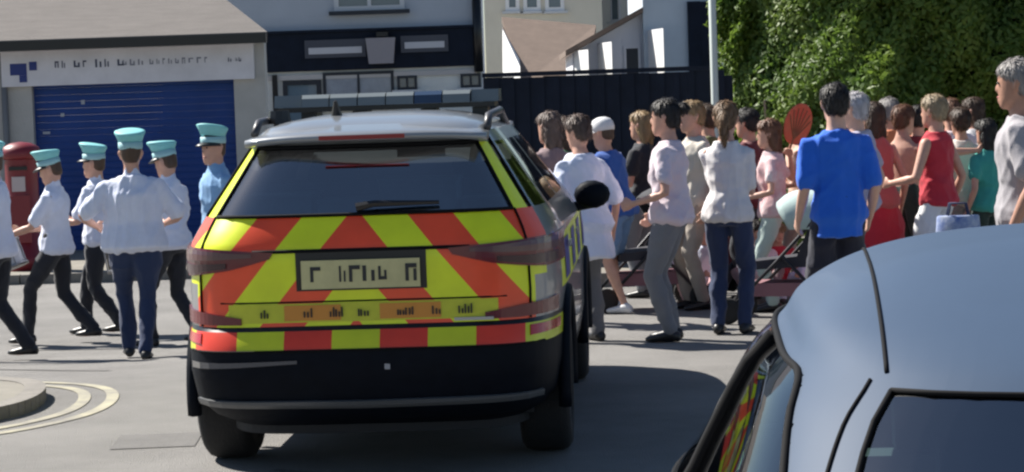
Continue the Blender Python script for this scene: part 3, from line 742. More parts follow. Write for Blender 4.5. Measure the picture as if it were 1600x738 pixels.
# roof light bar
lb = MB().box(-.61, .53, 1.62, 1.90, 1.705, 1.73).build('light_bar', black_trim, suv)
lens_b = mat('lens_pale', (.15, .17, .17), .3, coat=.6); lens_d = mat('lens_dark', (.03, .05, .09), .2, coat=.6)
for k in range(8):
    a_ = -.63 + k * .148; e = .03 if k in (0, 7) else 0
    MB().prism([(1.60 + e, 1.731), (1.92 - e, 1.731), (1.90 - e, 1.775), (1.86, 1.795), (1.66, 1.795), (1.62 + e, 1.775)], 'x', a_ + .003, a_ + .145).build('lens', lens_d if k == 5 else lens_b, lb)
for s in (-.45, -.18, .18, .45): MB().box(s - .04, s + .04, 1.66, 1.86, 1.66, 1.704).build('bar_foot', black_trim, lb)
MB().tube([(-.2, .92, 1.68), (-.2, .88, 1.76)], [.03, .008], 8).build('aerial', black_trim, suv)
MB().tube([(-.50, 1.0, 1.655), (-.50, 1.0, 1.72)], [.06, .05], 10).build('beacon', black_trim, suv)

# ---- silver blue car in front
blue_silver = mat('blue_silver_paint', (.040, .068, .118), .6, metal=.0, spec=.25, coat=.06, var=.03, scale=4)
prof2 = [(.20, .76, .25, 3.8, 5), (.30, .81, .1, 3.95, 5.5), (.5, .86, 0, 4.05, 6), (.66, .865, .0, 4.03, 6), (.74, .862, .015, 3.85, 6), (.82, .86, .04, 3.45, 6), (.89, .85, .085, 3.05, 5.5), (.94, .838, .13, 2.78, 5), (.97, .84, .16, 2.62, 4.6),
         (1.05, .795, .26, 2.52, 4.4), (1.15, .745, .40, 2.36, 4.2), (1.25, .69, .55, 2.20, 4.1), (1.31, .635, .64, 2.10, 4), (1.345, .615, .74, 2.03, 3.9), (1.38, .565, .90, 1.97, 3.8), (1.41, .49, 1.08, 1.92, 3.6), (1.432, .38, 1.26, 1.86, 3.3), (1.445, .22, 1.42, 1.76, 2.9), (1.45, .03, 1.55, 1.65, 2.4)]
c2 = CarSurf(prof2, True)
C2X, C2Y, C2R = .985, 2.35, R(-5.0)
sc = thing('parked_car', 'pale blue metallic hatchback parked with its roof and rear window showing', 'car', (C2X, C2Y, 0), C2R)
sc.scale = (1.035, 1.035, 1.035)
n4 = 4.2
pe2 = np.concatenate([np.linspace(-.99, .99, 45)]); qe2 = np.linspace(-.985, .985, 121)
angs2 = sorted(set([round(a % (2 * math.pi), 5) for a in [ang_p(p, n4) for p in pe2] + [ang_p(p, n4, True) for p in pe2] + [ang_q(q, n4) for q in qe2] + [ang_q(q, n4, True) for q in qe2]]))
angs2 = [a for i, a in enumerate(angs2) if i == 0 or a - angs2[i - 1] > .002]
zs2 = sorted(set([round(float(z), 4) for z in list(np.linspace(.20, .97, 18)) + list(np.linspace(.97, 1.31, 35)) + list(np.linspace(1.31, 1.45, 29))]))
def ztop2(q): return 1.295 - (.25 * min(1, max(0, (-q - .5) / .34)) ** 3)
def cls2(am, zm, c):
    w, y0, y1, n = c2.at(zm); p = c.x / w; q = (c.y - (y0 + y1) / 2) / ((y1 - y0) / 2)
    rear = math.sin(am) < 0 and abs(p) < .80
    if .985 < zm < 1.29:
        if rear and q < -.5: return 'rear_window'
        if math.sin(am) > 0 and abs(p) < .9 and q > .6 and zm < 1.27: return 'windscreen'
    if .975 < zm < ztop2(q):
        tq = (zm - .975) / .325
        if -.84 < q < .06: return 'rear_door_window' + ('_r' if p > 0 else '_l')
        if .1 < q < .80 - .12 * tq: return 'front_door_window' + ('_r' if p > 0 else '_l')
    if zm < .7:
        for yw in (.68, 3.2):
            if abs(p) > .8 and math.hypot(c.y - yw, zm - .31) < .36: return None
    if zm < .5 and q < -.8: return 'rear_bumper'
    return 'body'
tint2 = glass_mat('car_glass_green', (.45, .55, .52), .95, 2.0)
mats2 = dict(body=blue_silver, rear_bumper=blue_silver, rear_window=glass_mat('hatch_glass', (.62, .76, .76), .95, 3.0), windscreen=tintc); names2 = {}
for k in ('rear_door_window', 'front_door_window'):
    for s_ in '_r', '_l': mats2[k + s_] = tint2; names2[k + s_] = 'side_window'
sp2, PP2 = shell(c2, zs2, angs2, cls2, sc, mats2, names2)
mesh('roof_cap', PP2[-1], [tuple(range(len(angs2)))], blue_silver, sc, True)
MB().prism([(p.x, p.y) for p in PP2[0]], 'z', .17, .205).build('underbody', dark_int, sc)
MB().box(-.66, .66, .4, 3.4, .206, .6).build('chassis', dark_int, sc)
for s in (-1, 1):
    for yw in (.68, 3.2): wheel(sc, s * .74, yw, .31, .2, s)
    # gap between tailgate and body, then roof ditch
    lo = [c2.rp(s * .85 * c2.at(z)[0], z, .001) for z in np.linspace(.55, 1.30, 60)]
    seam(sc, lo, .0032)
    # ditch: constant lateral position on the roof, from the tailgate corner to the windscreen
    dp = []
    for y in np.linspace(.745, 1.95, 60):
        X = .525 - .045 * (y - .745) / 1.2; lo_, hi_ = 1.2, 1.449
        for _ in range(30):
            mid = (lo_ + hi_) / 2; w, y0, y1, n = c2.at(mid); u = abs(X / w) ** n + abs((y - (y0 + y1) / 2) / ((y1 - y0) / 2)) ** n
            if u < 1: lo_ = mid
            else: hi_ = mid
        dp.append((s * X, y, lo_ + .001))
    seam(sc, dp, .0032)
    # window surround
    def sw(q, z, off=.004):
        w, y0, y1, n = c2.at(z); return (s * (w * (1 - abs(q) ** n) ** (1 / n) + off), (y0 + y1) / 2 + (y1 - y0) / 2 * q, z)
    loop = [sw(q, .975) for q in np.linspace(-.84, .80, 24)] + [sw(.8 - .12 * t, .975 + .32 * t) for t in np.linspace(0.1, 1, 10)] + [sw(q, ztop2(q)) for q in np.linspace(.66, -.84, 50)] + [sw(-.84, z) for z in np.linspace(1.03, .975, 4)]
    seam(sc, loop, .006, 'window_seal', rubber)
    seam(sc, [sw(.08, z) for z in np.linspace(.975, 1.29, 8)], .014, 'door_pillar')
    seam(sc, [sw(.08, z, .001) for z in np.linspace(.3, .97, 10)], .004)
    m_ = MB().lathe([(.02, -.05), (.075, -.04), (.095, 0), (.09, .05), (.04, .09)], 14)
    mo = mesh('door_mirror', [(v_[0] * 1.0 + s * .86, v_[2] * .8 + 1.75, v_[1] * .85 + .84) for v_ in m_.v], m_.f, blue_silver, sc, True)
    patch(c2, [(s * .62, .62), (s * .80, .60)], [(s * .64, .84), (s * .80, .86)], .01, lamp_red, 'tail_light', sc, 6, 6)
# rear window surround, cabin
w98 = c2.at(.985)[0]; w129 = c2.at(1.29)[0]
ring = [c2.rp(.80 * w129 * t, 1.29, .003) for t in np.linspace(-1, 1, 21)] + [c2.rp(.80 * c2.at(z)[0], z, .003) for z in np.linspace(1.27, .985, 10)] + [c2.rp(.80 * w98 * t, .985, .003) for t in np.linspace(1, -1, 21)] + [c2.rp(-.80 * c2.at(z)[0], z, .003) for z in np.linspace(.985, 1.29, 10)]
seam(sc, ring, .004, 'window_seal', rubber)
MB().box(-.6, .6, .5, 2.9, .6, .68).build('floor', dark_int, sc)
trim_grey = mat('cabin_grey', (.10, .12, .13), .8)
for (sx, sy) in ((-.34, .95), (.34, .95), (-.34, 1.75), (.34, 1.75)):
    st = MB().prism([(sy, .68), (sy + .45, .7), (sy + .45, .78), (sy + .12, .8), (sy - .06, 1.06), (sy - .15, 1.06)], 'x', sx - .22, sx + .22).build('seat', trim_grey, sc)
    MB().prism([(sy - .15, 1.07), (sy - .07, 1.07), (sy - .06, 1.2), (sy - .12, 1.21)], 'x', sx - .11, sx + .11).build('headrest', trim_grey, st)
MB().box(-.58, .58, .34, .72, .93, .95).build('parcel_shelf', trim_grey, sc)
MB().prism([(2.5, .68), (2.9, .68), (2.9, .93), (2.6, .95)], 'x', -.66, .66).build('dashboard', dark_int, sc)
MB().lathe([(.17, 0), (.185, .01), (.185, .02), (.17, .03)], 22).build('steering_wheel', dark_int, sc, loc=(.34, 2.35, .9))
MB().tube([(-.02, 1.95, 1.42), (-.02, 1.92, 1.47), (-.02, 1.86, 1.53)], [.014, .006, .004], 6).build('aerial', mat('aerial_pale', (.5, .5, .5), .4), sc)
MB().box(-.26, .26, -.03, -.005, .55, .66).build('number_plate', mat('plate_yellow', (.6, .5, .08), .5), sc)
hl2 = []
zz_ = (1.295, 1.31, 1.345, 1.38, 1.41)
for z in zz_:
    for a in angs2: p = c2.pt(a, z); hl2.append((p.x * .96, (p.y - 1.5) * .96 + 1.5, p.z - .022))
na2 = len(angs2)
mesh('headlining', hl2, [(j * na2 + i, j * na2 + (i + 1) % na2, (j + 1) * na2 + (i + 1) % na2, (j + 1) * na2 + i) for j in range(len(zz_) - 1) for i in range(na2)] + [tuple((len(zz_) - 1) * na2 + i for i in range(na2))], trim_grey, sc, True)

# ------------------------------------------------------------------ people
PENDING = []
def remesh_obj(name, mb, m, parent, voxel, smooth_it, wr=0.0, wfreq=14.0, seed=0):
    o = mb.build(name, m, parent, True)
    md = o.modifiers.new('r', 'REMESH'); md.mode = 'VOXEL'; md.voxel_size = voxel; md.use_smooth_shade = True
    if smooth_it:
        sm = o.modifiers.new('s', 'SMOOTH'); sm.factor = .5; sm.iterations = smooth_it
    PENDING.append((o, wr, wfreq, seed)); return o
def flush():
    dg = bpy.context.evaluated_depsgraph_get(); dg.update()
    res = []
    for o, *_r in PENDING:
        res.append(bpy.data.meshes.new_from_object(o.evaluated_get(dg)))
    for (o, wr, wf, seed, *ex), me in zip(PENDING, res):
        o.modifiers.clear(); old = o.data; o.data = me; bpy.data.meshes.remove(old)
        if wr > 0:
            n = len(me.vertices); co = np.empty(n * 3, np.float32); me.vertices.foreach_get('co', co); co = co.reshape(-1, 3)
            nr = np.empty(n * 3, np.float32); me.vertices.foreach_get('normal', nr); nr = nr.reshape(-1, 3)
            r = np.random.default_rng(seed); d = np.zeros(n)
            for k in range(7):
                w = r.normal(0, 1, 3); w /= np.linalg.norm(w); w[2] *= .75
                fr = wf * r.uniform(.6, 1.9); ph = r.uniform(0, 6.28); wob = r.normal(0, 1, 3) * wf * .35
                d += (1 - np.abs(np.sin(co @ w * fr + ph + 1.2 * np.sin(co @ wob)))) ** 2 - .3
            co += nr * (d * wr / 2.5)[:, None]
            me.vertices.foreach_set('co', co.ravel()); me.update()
            if ex:                                          # loose locks of hair standing off the mass
                k = ex[0]; idx = r.integers(0, n, k); p = co[idx]; q = nr[idx]; ctr = co.mean(0)
                dn = np.array([0, 0, -1.0]) + r.normal(0, .35, (k, 3)); dn[:, 1] -= .25
                t = dn - q * (dn * q).sum(1)[:, None]; t /= np.linalg.norm(t, axis=1)[:, None] + 1e-6
                sd = np.cross(q, t) * .0035; L = r.uniform(.025, .065, k)[:, None]; lift = r.uniform(.003, .012, k)[:, None]
                a = p - t * L * .4; b = p + t * L * .2 + q * lift; c = p + t * L * .7 + q * lift * .9
                vv = np.stack([a - sd, a + sd, b + sd, b - sd, c + sd * .3, c - sd * .3], 1).reshape(-1, 3)
                bm = bmesh.new(); bm.from_mesh(me); nv = [bm.verts.new(x) for x in vv]
                for i in range(k):
                    e = nv[6 * i:6 * i + 6]; bm.faces.new((e[0], e[1], e[2], e[3])); bm.faces.new((e[3], e[2], e[4], e[5]))
                bm.to_mesh(me); bm.free()
        me.polygons.foreach_set('use_smooth', [True] * len(me.polygons))

def loft(mb, secs, n=16):
    """secs: (centre, half-right vector, half-forward vector)"""
    v = []
    for c, a, b in secs:
        for j in range(n):
            t = 2 * math.pi * j / n; v.append(c + a * math.cos(t) + b * math.sin(t))
    k = len(secs)
    f = [(i * n + j, i * n + (j + 1) % n, (i + 1) * n + (j + 1) % n, (i + 1) * n + j) for i in range(k - 1) for j in range(n)]
    f += [tuple(range(n - 1, -1, -1)), tuple((k - 1) * n + j for j in range(n))]
    mb.add(v, f)
def limb(mb, pts, rad, n=12):
    """tapered tube with rounded ends"""
    pts = [Vector(p) for p in pts]; d0 = (pts[0] - pts[1]).normalized(); d1 = (pts[-1] - pts[-2]).normalized()
    P = [pts[0] + d0 * rad[0] * .9, pts[0] + d0 * rad[0] * .6] + pts + [pts[-1] + d1 * rad[-1] * .6, pts[-1] + d1 * rad[-1] * .9]
    Rr = [rad[0] * .35, rad[0] * .8] + list(rad) + [rad[-1] * .8, rad[-1] * .35]
    mb.tube(P, Rr, n)
def ik(a, t, l1, l2, hint):
    a, t, hint = Vector(a), Vector(t), Vector(hint); d = t - a; L = d.length
    if L > (l1 + l2) * .999: t = a + d.normalized() * (l1 + l2) * .999; d = t - a; L = d.length
    x = (l1 * l1 - l2 * l2 + L * L) / (2 * L); h = math.sqrt(max(l1 * l1 - x * x, 0)); u = d.normalized()
    p = hint - u * hint.dot(u)
    if p.length < 1e-6: p = u.orthogonal()
    return a + u * x + p.normalized() * h, t

SKIN = {k: mat('skin_' + k, c, .5, var=.08, scale=20) for k, c in dict(a=(.52, .29, .21), b=(.42, .22, .15), c=(.60, .36, .27)).items()}
CL = {}
def cloth(name, c, c2=None, rough=.85, var=.06):
    if name not in CL: CL[name] = mat('cloth_' + name, c, rough, var=0 if c2 else var, col2=c2, scale=9, bump=.15, bscale=120, sheen=.15)
    return CL[name]
def hairm(name, c): return mat('hair_' + name, c, .55, var=.35, scale=30, bump=.4, bscale=70, stretch=(1, 1, .25))
white = cloth('white', (.64, .68, .82)); black = cloth('black', (.012, .014, .022)); navy = cloth('navy', (.015, .03, .085)); aqua = mat('cap_aqua', (.20, .54, .56), .6, var=.06, scale=10)
eye_m = mat('eye', (.03, .02, .02), .2); lip_m = mat('lips', (.35, .12, .10), .5)
shoe_bk = mat('shoe_black', (.012, .012, .013), .4); shoe_wh = mat('shoe_white', (.65, .65, .66), .6)

def person(label, px, Y, H, yaw, top=None, bottom=None, shoes=shoe_bk, skin='a', hair=None, hair_style='short', hat=None, sleeve=.55, leg=1.0,
           hem=.0, fat=1.0, lean=0.0, lhand=None, rhand=None, lfoot=(-.055, 0, 0), rfoot=(.055, .02, 0), head=(0, 0), seed=0, group=None, up=0.0,
           skirt=None, seat=None, female=False, bare_top=False, loose=.012, vox=.0115, straps=False, elbow_out=.35, cat='person', stripe=None, collar=False):
    """everything in units of H; forward is +y, right is +x, yaw turns the whole figure"""
    mid = at(px, 260, Y); X = mid.x; z0 = float(gz(X, Y)) + up
    root = thing('person', label, cat, (X, Y, z0), yaw, group)
    V = Vector
    hz = .525 if seat is None else seat
    if seat is None:
        dl = max(abs(lfoot[1]), abs(rfoot[1])); hz = .525 - .35 * dl * dl - .004
    pel = V((0, 0, hz)); cl, sl_ = math.cos(lean), math.sin(lean)
    upv = V((0, sl_, cl)); fwd = V((0, cl, -sl_)); rt = V((1, 0, 0))
    sw = (.100 if female else .112) * (1 + .35 * (fat - 1)); hw_ = (.1 if female else .096) * fat; wst = (.072 if female else .085) * fat
    neck = pel + upv * .322
    def tsec(h, w, d, oy=0): return (pel + upv * h + fwd * oy, w, d)
    T = [tsec(-.045, hw_ * .72, .052), tsec(-.01, hw_, .068 * fat, -.006), tsec(.03, hw_ * .97, .066 * fat, -.004), tsec(.10, wst, .058 * fat, 0), tsec(.18, (wst + sw) / 2 * .98, .066 * fat, .004),
         tsec(.228, sw * .93, .066 * fat, .004), tsec(.262, sw * .86, .058, 0), tsec(.284, sw * .66, .047, -.003), tsec(.302, sw * .44, .040, -.004), tsec(.318, .040, .037, -.004), tsec(.335, .036, .036, 0)]
    def S(p): return V(p) * H
    def torso(mb, infl, h0, h1, flare=0.0):
        hs = [(t[0] - pel).dot(upv) for t in T]
        secs = []
        hh = sorted(set([h0, h1] + [h for h in hs if h0 < h < h1]))
        for h in hh:
            w = float(np.interp(h, hs, [t[1] for t in T])); d = float(np.interp(h, hs, [t[2] for t in T])); oy = float(np.interp(h, hs, [(t[0] - pel).dot(fwd) for t in T]))
            fl = flare * max(0, (.12 - h)) / .2
            secs.append((S(pel + upv * h + fwd * oy), rt * (w + infl + fl) * H, fwd * (d + infl + fl) * H))
        loft(mb, secs, 20)
    # joints
    shl = {}; arms = {}; legs = {}
    for s, hand in ((-1, lhand), (1, rhand)):
        sh_ = pel + upv * .258 + rt * (s * sw * .90)
        tgt = V(hand) if hand is not None else V((s * (sw + .045), .015, hz - .035))
        el, wr = ik(sh_, tgt, .172, .150, V((s * elbow_out, -1, -.15)))
        arms[s] = (sh_, el, wr)
    for s, ft in ((-1, lfoot), (1, rfoot)):
        hp_ = pel + V((s * .052, 0, -.01)); an = V((ft[0], ft[1], ft[2] + .045))
        kn, an = ik(hp_, an, .243, .243, V((s * .12, 1, .0)))
        legs[s] = (hp_, kn, an)
    ar = 1 if not female else .86
    # --- body
    b = MB()
    torso(b, -.004 if not bare_top else 0, -.045, .335)
    hq = Matrix.Rotation(head[0], 3, 'Z') @ Matrix.Rotation(-head[1] - lean * .6, 3, 'X')
    hc_ = neck + upv * .004 + V((0, .012, .078))
    HK = 1.09
    def HP(x, y, z): return S(hc_ + hq @ V((x, y, z)) * HK)
    limb(b, [S(neck - upv * .02), S(neck + upv * .03), HP(0, -.012, -.03)], [.038 * H * ar, .034 * H * ar, .034 * H * ar])
    hs_ = [(-.068, .012, .012, .030), (-.060, .022, .022, .026), (-.045, .031, .036, .014), (-.025, .036, .045, .006), (0, .041, .052, 0), (.022, .043, .055, -.003), (.042, .039, .050, -.004), (.056, .028, .036, -.004), (.064, .012, .016, -.004)]
    loft(b, [(HP(0, oy, z), hq @ V((w, 0, 0)) * H * HK, hq @ V((0, d, 0)) * H * HK) for z, w, d, oy in hs_], 16)
    limb(b, [HP(0, .047, .010), HP(0, .056, -.013)], [.004 * H, .0075 * H], 8)
    limb(b, [HP(0, .044, -.040), HP(0, .047, -.042)], [.012 * H, .010 * H], 8)
    for s in (-1, 1):
        limb(b, [HP(s * .042, -.004, -.014), HP(s * .045, -.008, .008)], [.006 * H, .011 * H], 8)
        sh_, el, wr = arms[s]
        mu = sh_.lerp(el, .4); mf = el.lerp(wr, .3)
        limb(b, [S(sh_), S(mu), S(el), S(mf), S(wr)], [.028 * H * ar, .026 * H * ar, .0215 * H * ar, .022 * H * ar, .0145 * H * ar])
        # hand: palm, four fingers, thumb
        d = (wr - el).normalized(); inward = V((-s, .25, 0)); nrm = (inward - d * inward.dot(d)).normalized(); sd = d.cross(nrm) * s
        if sd.dot(V((0, 1, .3))) < 0: sd = -sd
        pc = wr + d * .030
        loft(b, [(S(wr), sd * .013 * H, nrm * .010 * H), (S(wr + d * .012), sd * .018 * H, nrm * .010 * H), (S(wr + d * .035), sd * .024 * H, nrm * .009 * H), (S(wr + d * .052), sd * .023 * H, nrm * .008 * H)], 10)
        for k, (o_, ln) in enumerate(((.0175, .036), (.006, .042), (-.006, .039), (-.0175, .030))):
            k0 = wr + d * .050 + sd * o_; k1 = k0 + (d * .8 + nrm * .5).normalized() * ln * .5; k2 = k1 + (d * .35 + nrm * .9).normalized() * ln * .5
            limb(b, [S(k0), S(k1), S(k2)], [.0058 * H, .0054 * H, .0046 * H], 7)
        t0 = wr + d * .018 + sd * .016; t1 = t0 + (d * .6 + sd * .7 + nrm * .3).normalized() * .02; t2 = t1 + (d * .9 + sd * .1 + nrm * .5).normalized() * .018
        limb(b, [S(t0), S(t1), S(t2)], [.008 * H, .0066 * H, .0055 * H], 7)
        hp_, kn, an = legs[s]
        limb(b, [S(hp_), S(hp_.lerp(kn, .45)), S(kn), S(kn.lerp(an, .3)), S(kn.lerp(an, .7)), S(an)], [.047 * H * fat, .043 * H, .029 * H, .031 * H, .021 * H, .017 * H])
        tz_ = 1 if seat is None else 1
        limb(b, [S(an + V((0, -.012, -.022))), S(an + V((s * .004, .05, -.027))), S(an + V((s * .008, .088, -.032)))], [.02 * H, .019 * H, .013 * H])
    body = remesh_obj('body', b, SKIN[skin], root, vox if not bare_top else .011, 2)
    # eyes, mouth
    for s in (-1, 1): MB().lathe([(.001, -.004 * H), (.0045 * H, -.002 * H), (.0045 * H, .002 * H), (.001, .004 * H)], 8).build('eye', eye_m, root, True, HP(s * .017, .0485, .006))
    mth = MB(); limb(mth, [HP(-.012, .046, -.034), HP(0, .052, -.034), HP(.012, .046, -.034)], [.002 * H, .004 * H, .002 * H], 6); mth.build('mouth', lip_m, root, True)
    # --- top
    if top is not None and not bare_top:
        m = MB(); torso(m, loose, hem - .035 if seat is None else -.02, .314, .012 + loose * .6)
        for s in (-1, 1):
            sh_, el, wr = arms[s]
            if straps: continue
            pts = [sh_ - rt * (s * .035) + upv * .012, sh_ + upv * .002]
            fr = sleeve
            if fr <= 1: pts += [sh_.lerp(el, fr * .5), sh_.lerp(el, fr)]; rd = [.026, .033, .036, .037]
            else: pts += [sh_.lerp(el, .5), el, el.lerp(wr, (fr - 1) * .5), el.lerp(wr, fr - 1)]; rd = [.026, .033, .034, .030, .028, .024]
            limb(m, [S(p) for p in pts], [(r + loose * .5) * H * ar for r in rd])
        if collar: limb(m, [S(neck - upv * .014), S(neck + upv * .004)], [.048 * H, .042 * H])
        remesh_obj('shirt' if not straps else 'vest', m, top, root, .014, 2, .016, 17, seed)
    # --- bottom
    if skirt is not None:
        m = MB(); secs = []
        for t in np.linspace(0, 1, 7):
            h = .06 - t * skirt; w = wst + (hw_ - wst) * min(1, t * 3) + .05 * t; secs.append((S(pel + V((0, 0, h))), rt * (w + .012) * H, V((0, 1, 0)) * (w * .74 + .012) * H))
        loft(m, secs, 24); remesh_obj('skirt', m, bottom, root, .015, 3, .016, 16, seed + 5)
    elif bottom is not None:
        m = MB(); torso(m, .009, -.05, .075)
        for s in (-1, 1):
            hp_, kn, an = legs[s]
            if leg >= 1: pts = [hp_, hp_.lerp(kn, .3), hp_.lerp(kn, .7), kn, kn.lerp(an, .4), kn.lerp(an, .8), an + (kn - an) * .02]; rd = [.056, .055, .046, .040, .039, .036, .035]
            else: pts = [hp_, hp_.lerp(kn, leg * .4), hp_.lerp(kn, leg * .75), hp_.lerp(kn, leg)]; rd = [.056, .057, .057, .058]
            limb(m, [S(p) for p in pts], [r * H * (1 if k > 1 else fat) for k, r in enumerate(rd)])
        remesh_obj('trousers' if leg >= 1 else 'shorts', m, bottom, root, .014, 2, .014, 16, seed + 9)
        if stripe and leg >= 1:
            hp_, kn, an = legs[1]; off = V((.043, 0, 0)); st = MB(); st.tube([S(hp_ + V((.058, 0, 0))), S(hp_.lerp(kn, .5) + V((.055, 0, 0))), S(kn + off), S(an + V((.038, 0, .01)))], .012 * H, 6); st.build('trouser_stripe', stripe, root, True)
    # --- shoes
    if shoes is not None:
        for s in (-1, 1):
            an = legs[s][2]; m = MB()
            loft(m, [(S(an + V((s * x, y, z))), V((w * H, 0, 0)), V((0, 0, h * H))) for x, y, z, w, h in ((0, -.042, -.026, .008, .008), (0, -.036, -.022, .020, .020), (0, -.01, -.014, .025, .029), (.002, .025, -.022, .026, .021), (.005, .065, -.027, .029, .016), (.007, .092, -.030, .024, .0125), (.008, .105, -.032, .010, .007))], 14)
            m.build('shoe', shoes, root, True)
    # --- hair
    if hair is not None:
        m = MB()
        hk = 1.0 if hat is None else .93
        loft(m, [(HP(0, oy, z), hq @ V((w, 0, 0)) * H * HK * hk, hq @ V((0, d, 0)) * H * HK * hk) for z, w, d, oy in
                 ((-.034, .026, .022, -.030), (-.02, .038, .032, -.026), (0, .044, .042, -.018), (.02, .048, .053, -.010), (.036, .048, .058, -.005), (.052, .042, .052, -.004), (.066, .029, .036, -.005), (.074, .010, .014, -.006))], 16)
        if hair_style in ('bob', 'long'):
            dn = -.10 if hair_style == 'bob' else -.15
            loft(m, [(HP(0, oy, z), hq @ V((w, 0, 0)) * H * HK, hq @ V((0, d, 0)) * H * HK) for z, w, d, oy in ((dn, .030, .014, -.038), (dn * .7, .045, .024, -.034), (dn * .3, .049, .036, -.024), (.02, .046, .046, -.014))], 14)
        if hair_style == 'bun': limb(m, [HP(0, -.052, .03), HP(0, -.074, .036)], [.022 * H, .024 * H])
        if hair_style == 'up': limb(m, [HP(0, -.03, .055), HP(0, -.035, .078)], [.026 * H, .024 * H])
        if hair_style == 'pony': limb(m, [HP(0, -.05, .03), HP(0, -.074, .0), HP(0, -.07, -.06), HP(0, -.06, -.10)], [.016 * H, .02 * H, .018 * H, .008 * H])
        remesh_obj('hair', m, hair, root, .011, 2, .010 if hat is None else .002, 48, seed + 3); PENDING[-1] = (*PENDING[-1], 1000) if hat is None else PENDING[-1]
    # --- hats
    def HL(m, prof, oy=0, flat=1.0, tilt=0.0, sx=1.0):
        n = 26; v = []
        for r, z in prof:
            for j in range(n):
                a = 2 * math.pi * j / n; y = r * flat * math.sin(a); v.append(HP(r * sx * math.cos(a), y + oy, z + y * tilt))
        k = len(prof); f = [(i * n + j, i * n + (j + 1) % n, (i + 1) * n + (j + 1) % n, (i + 1) * n + j) for i in range(k - 1) for j in range(n)] + [tuple(range(n - 1, -1, -1)), tuple((k - 1) * n + j for j in range(n))]
        m.add(v, f)
    if hat == 'band':
        m = MB(); HL(m, [(.048, .022), (.050, .03), (.050, .052)], -.002, 1.14); hb_ = m.build('cap_band', mat('cap_band', (.30, .52, .55), .6), root, True)
        m = MB(); HL(m, [(.049, .0525), (.056, .074), (.064, .090), (.063, .096), (.052, .100), (.01, .102)], 0, 1.08, .18); m.build('cap_crown', aqua, root, True)
        m = MB(); v = []
        for j in range(15):
            a = math.pi * (j / 14) ; x, y = math.cos(a), math.sin(a)
            v += [HP(.047 * x, .052 * y, .03), HP(.050 * x, .052 * y + .035 * y, .016), HP(.050 * x, .052 * y + .035 * y, .012), HP(.047 * x, .052 * y, .025)]
        f = [(4 * i + k, 4 * i + (k + 1) % 4, 4 * i + 4 + (k + 1) % 4, 4 * i + 4 + k) for i in range(14) for k in range(4)]
        m.add(v, f); m.build('cap_peak', shoe_bk, root, True)
    elif hat is not None:                                    # baseball cap in the given material
        m = MB(); HL(m, [(.049, .012), (.051, .03), (.047, .052), (.036, .068), (.018, .077), (.003, .079)], -.003, 1.18); m.build('cap_crown', hat, root, True)
        m = MB(); v = []
        for j in range(15):
            a = math.pi * j / 14; x, y = math.cos(a), math.sin(a)
            v += [HP(.046 * x, .052 * y, .022), HP(.046 * x, .05 * y + .05 * y ** .7 if y > 0 else .0, .012), HP(.046 * x, .05 * y + .05 * y ** .7 if y > 0 else .0, .008), HP(.046 * x, .052 * y, .016)]
        f = [(4 * i + k, 4 * i + (k + 1) % 4, 4 * i + 4 + (k + 1) % 4, 4 * i + 4 + k) for i in range(14) for k in range(4)]
        m.add(v, f); m.build('cap_peak', hat, root, True)
    root['arms'] = 0; del root['arms']
    return dict(root=root, S=S, arms=arms, legs=legs, H=H, pel=pel, HP=HP)

GB = 'marching band in aqua caps'; GC = 'crowd watching along the kerb'
h_dark = hairm('dark', (.012, .009, .008)); h_brown = hairm('brown', (.06, .032, .018)); h_grey = hairm('grey', (.28, .26, .25)); h_blond = hairm('blond', (.30, .20, .10)); h_rust = hairm('rust', (.14, .06, .03))
band_kw = dict(top=white, bottom=black, hat='band', collar=True, group=GB, hair=h_brown)
# marching band
person('marcher in white shirt and black trousers leading the band in front of the garage', -12, 18.3, 1.72, R(85), lfoot=(-.05, .10, 0), rfoot=(.05, -.12, .02), rhand=(.10, .20, .62), lhand=(-.10, .22, .62), seed=1, sleeve=1.2, **band_kw)
pB = person('marcher striding in profile with a white snare drum at the waist', 82, 20.3, 1.68, R(82), lfoot=(-.04, .16, .01), rfoot=(.05, -.17, .03), rhand=(.08, .21, .60), lhand=(-.09, .23, .58), seed=2, sleeve=.75, head=(0, .25), **band_kw)
person('marcher half hidden beside the broadest band member, trousers with a red stripe', 150, 21.0, 1.70, R(75), lfoot=(-.05, -.13, .02), rfoot=(.05, .12, 0), rhand=(.10, .2, .62), lhand=(-.10, .2, .62), seed=3, stripe=cloth('stripe_red', (.16, .02, .03)), sleeve=.75, **band_kw)
person('broad shouldered marcher seen from behind, white shirt filling out above navy trousers', 205, 17.8, 1.72, R(8), fat=1.32, lfoot=(-.045, .10, 0), rfoot=(.03, -.10, .0), rhand=(.14, .16, .60), lhand=(-.17, .12, .60), seed=4, sleeve=.8, loose=.016, elbow_out=.9, **{**band_kw, 'bottom': navy})
pE = person('marcher with a black drum on the hip, between the broad marcher and the police car', 262, 19.5, 1.70, R(62), lfoot=(-.05, .11, 0), rfoot=(.05, -.12, .02), rhand=(.12, .18, .58), lhand=(-.12, .2, .58), seed=5, sleeve=.8, head=(0, .2), **band_kw)
person('marcher in a pale blue jacket turned to look back beside the police car', 338, 18.6, 1.74, R(120), lfoot=(-.05, .09, 0), rfoot=(.05, -.1, .02), seed=6, sleeve=1.6, head=(.3, 0), **{**band_kw, 'top': cloth('pale_blue', (.20, .38, .62))})

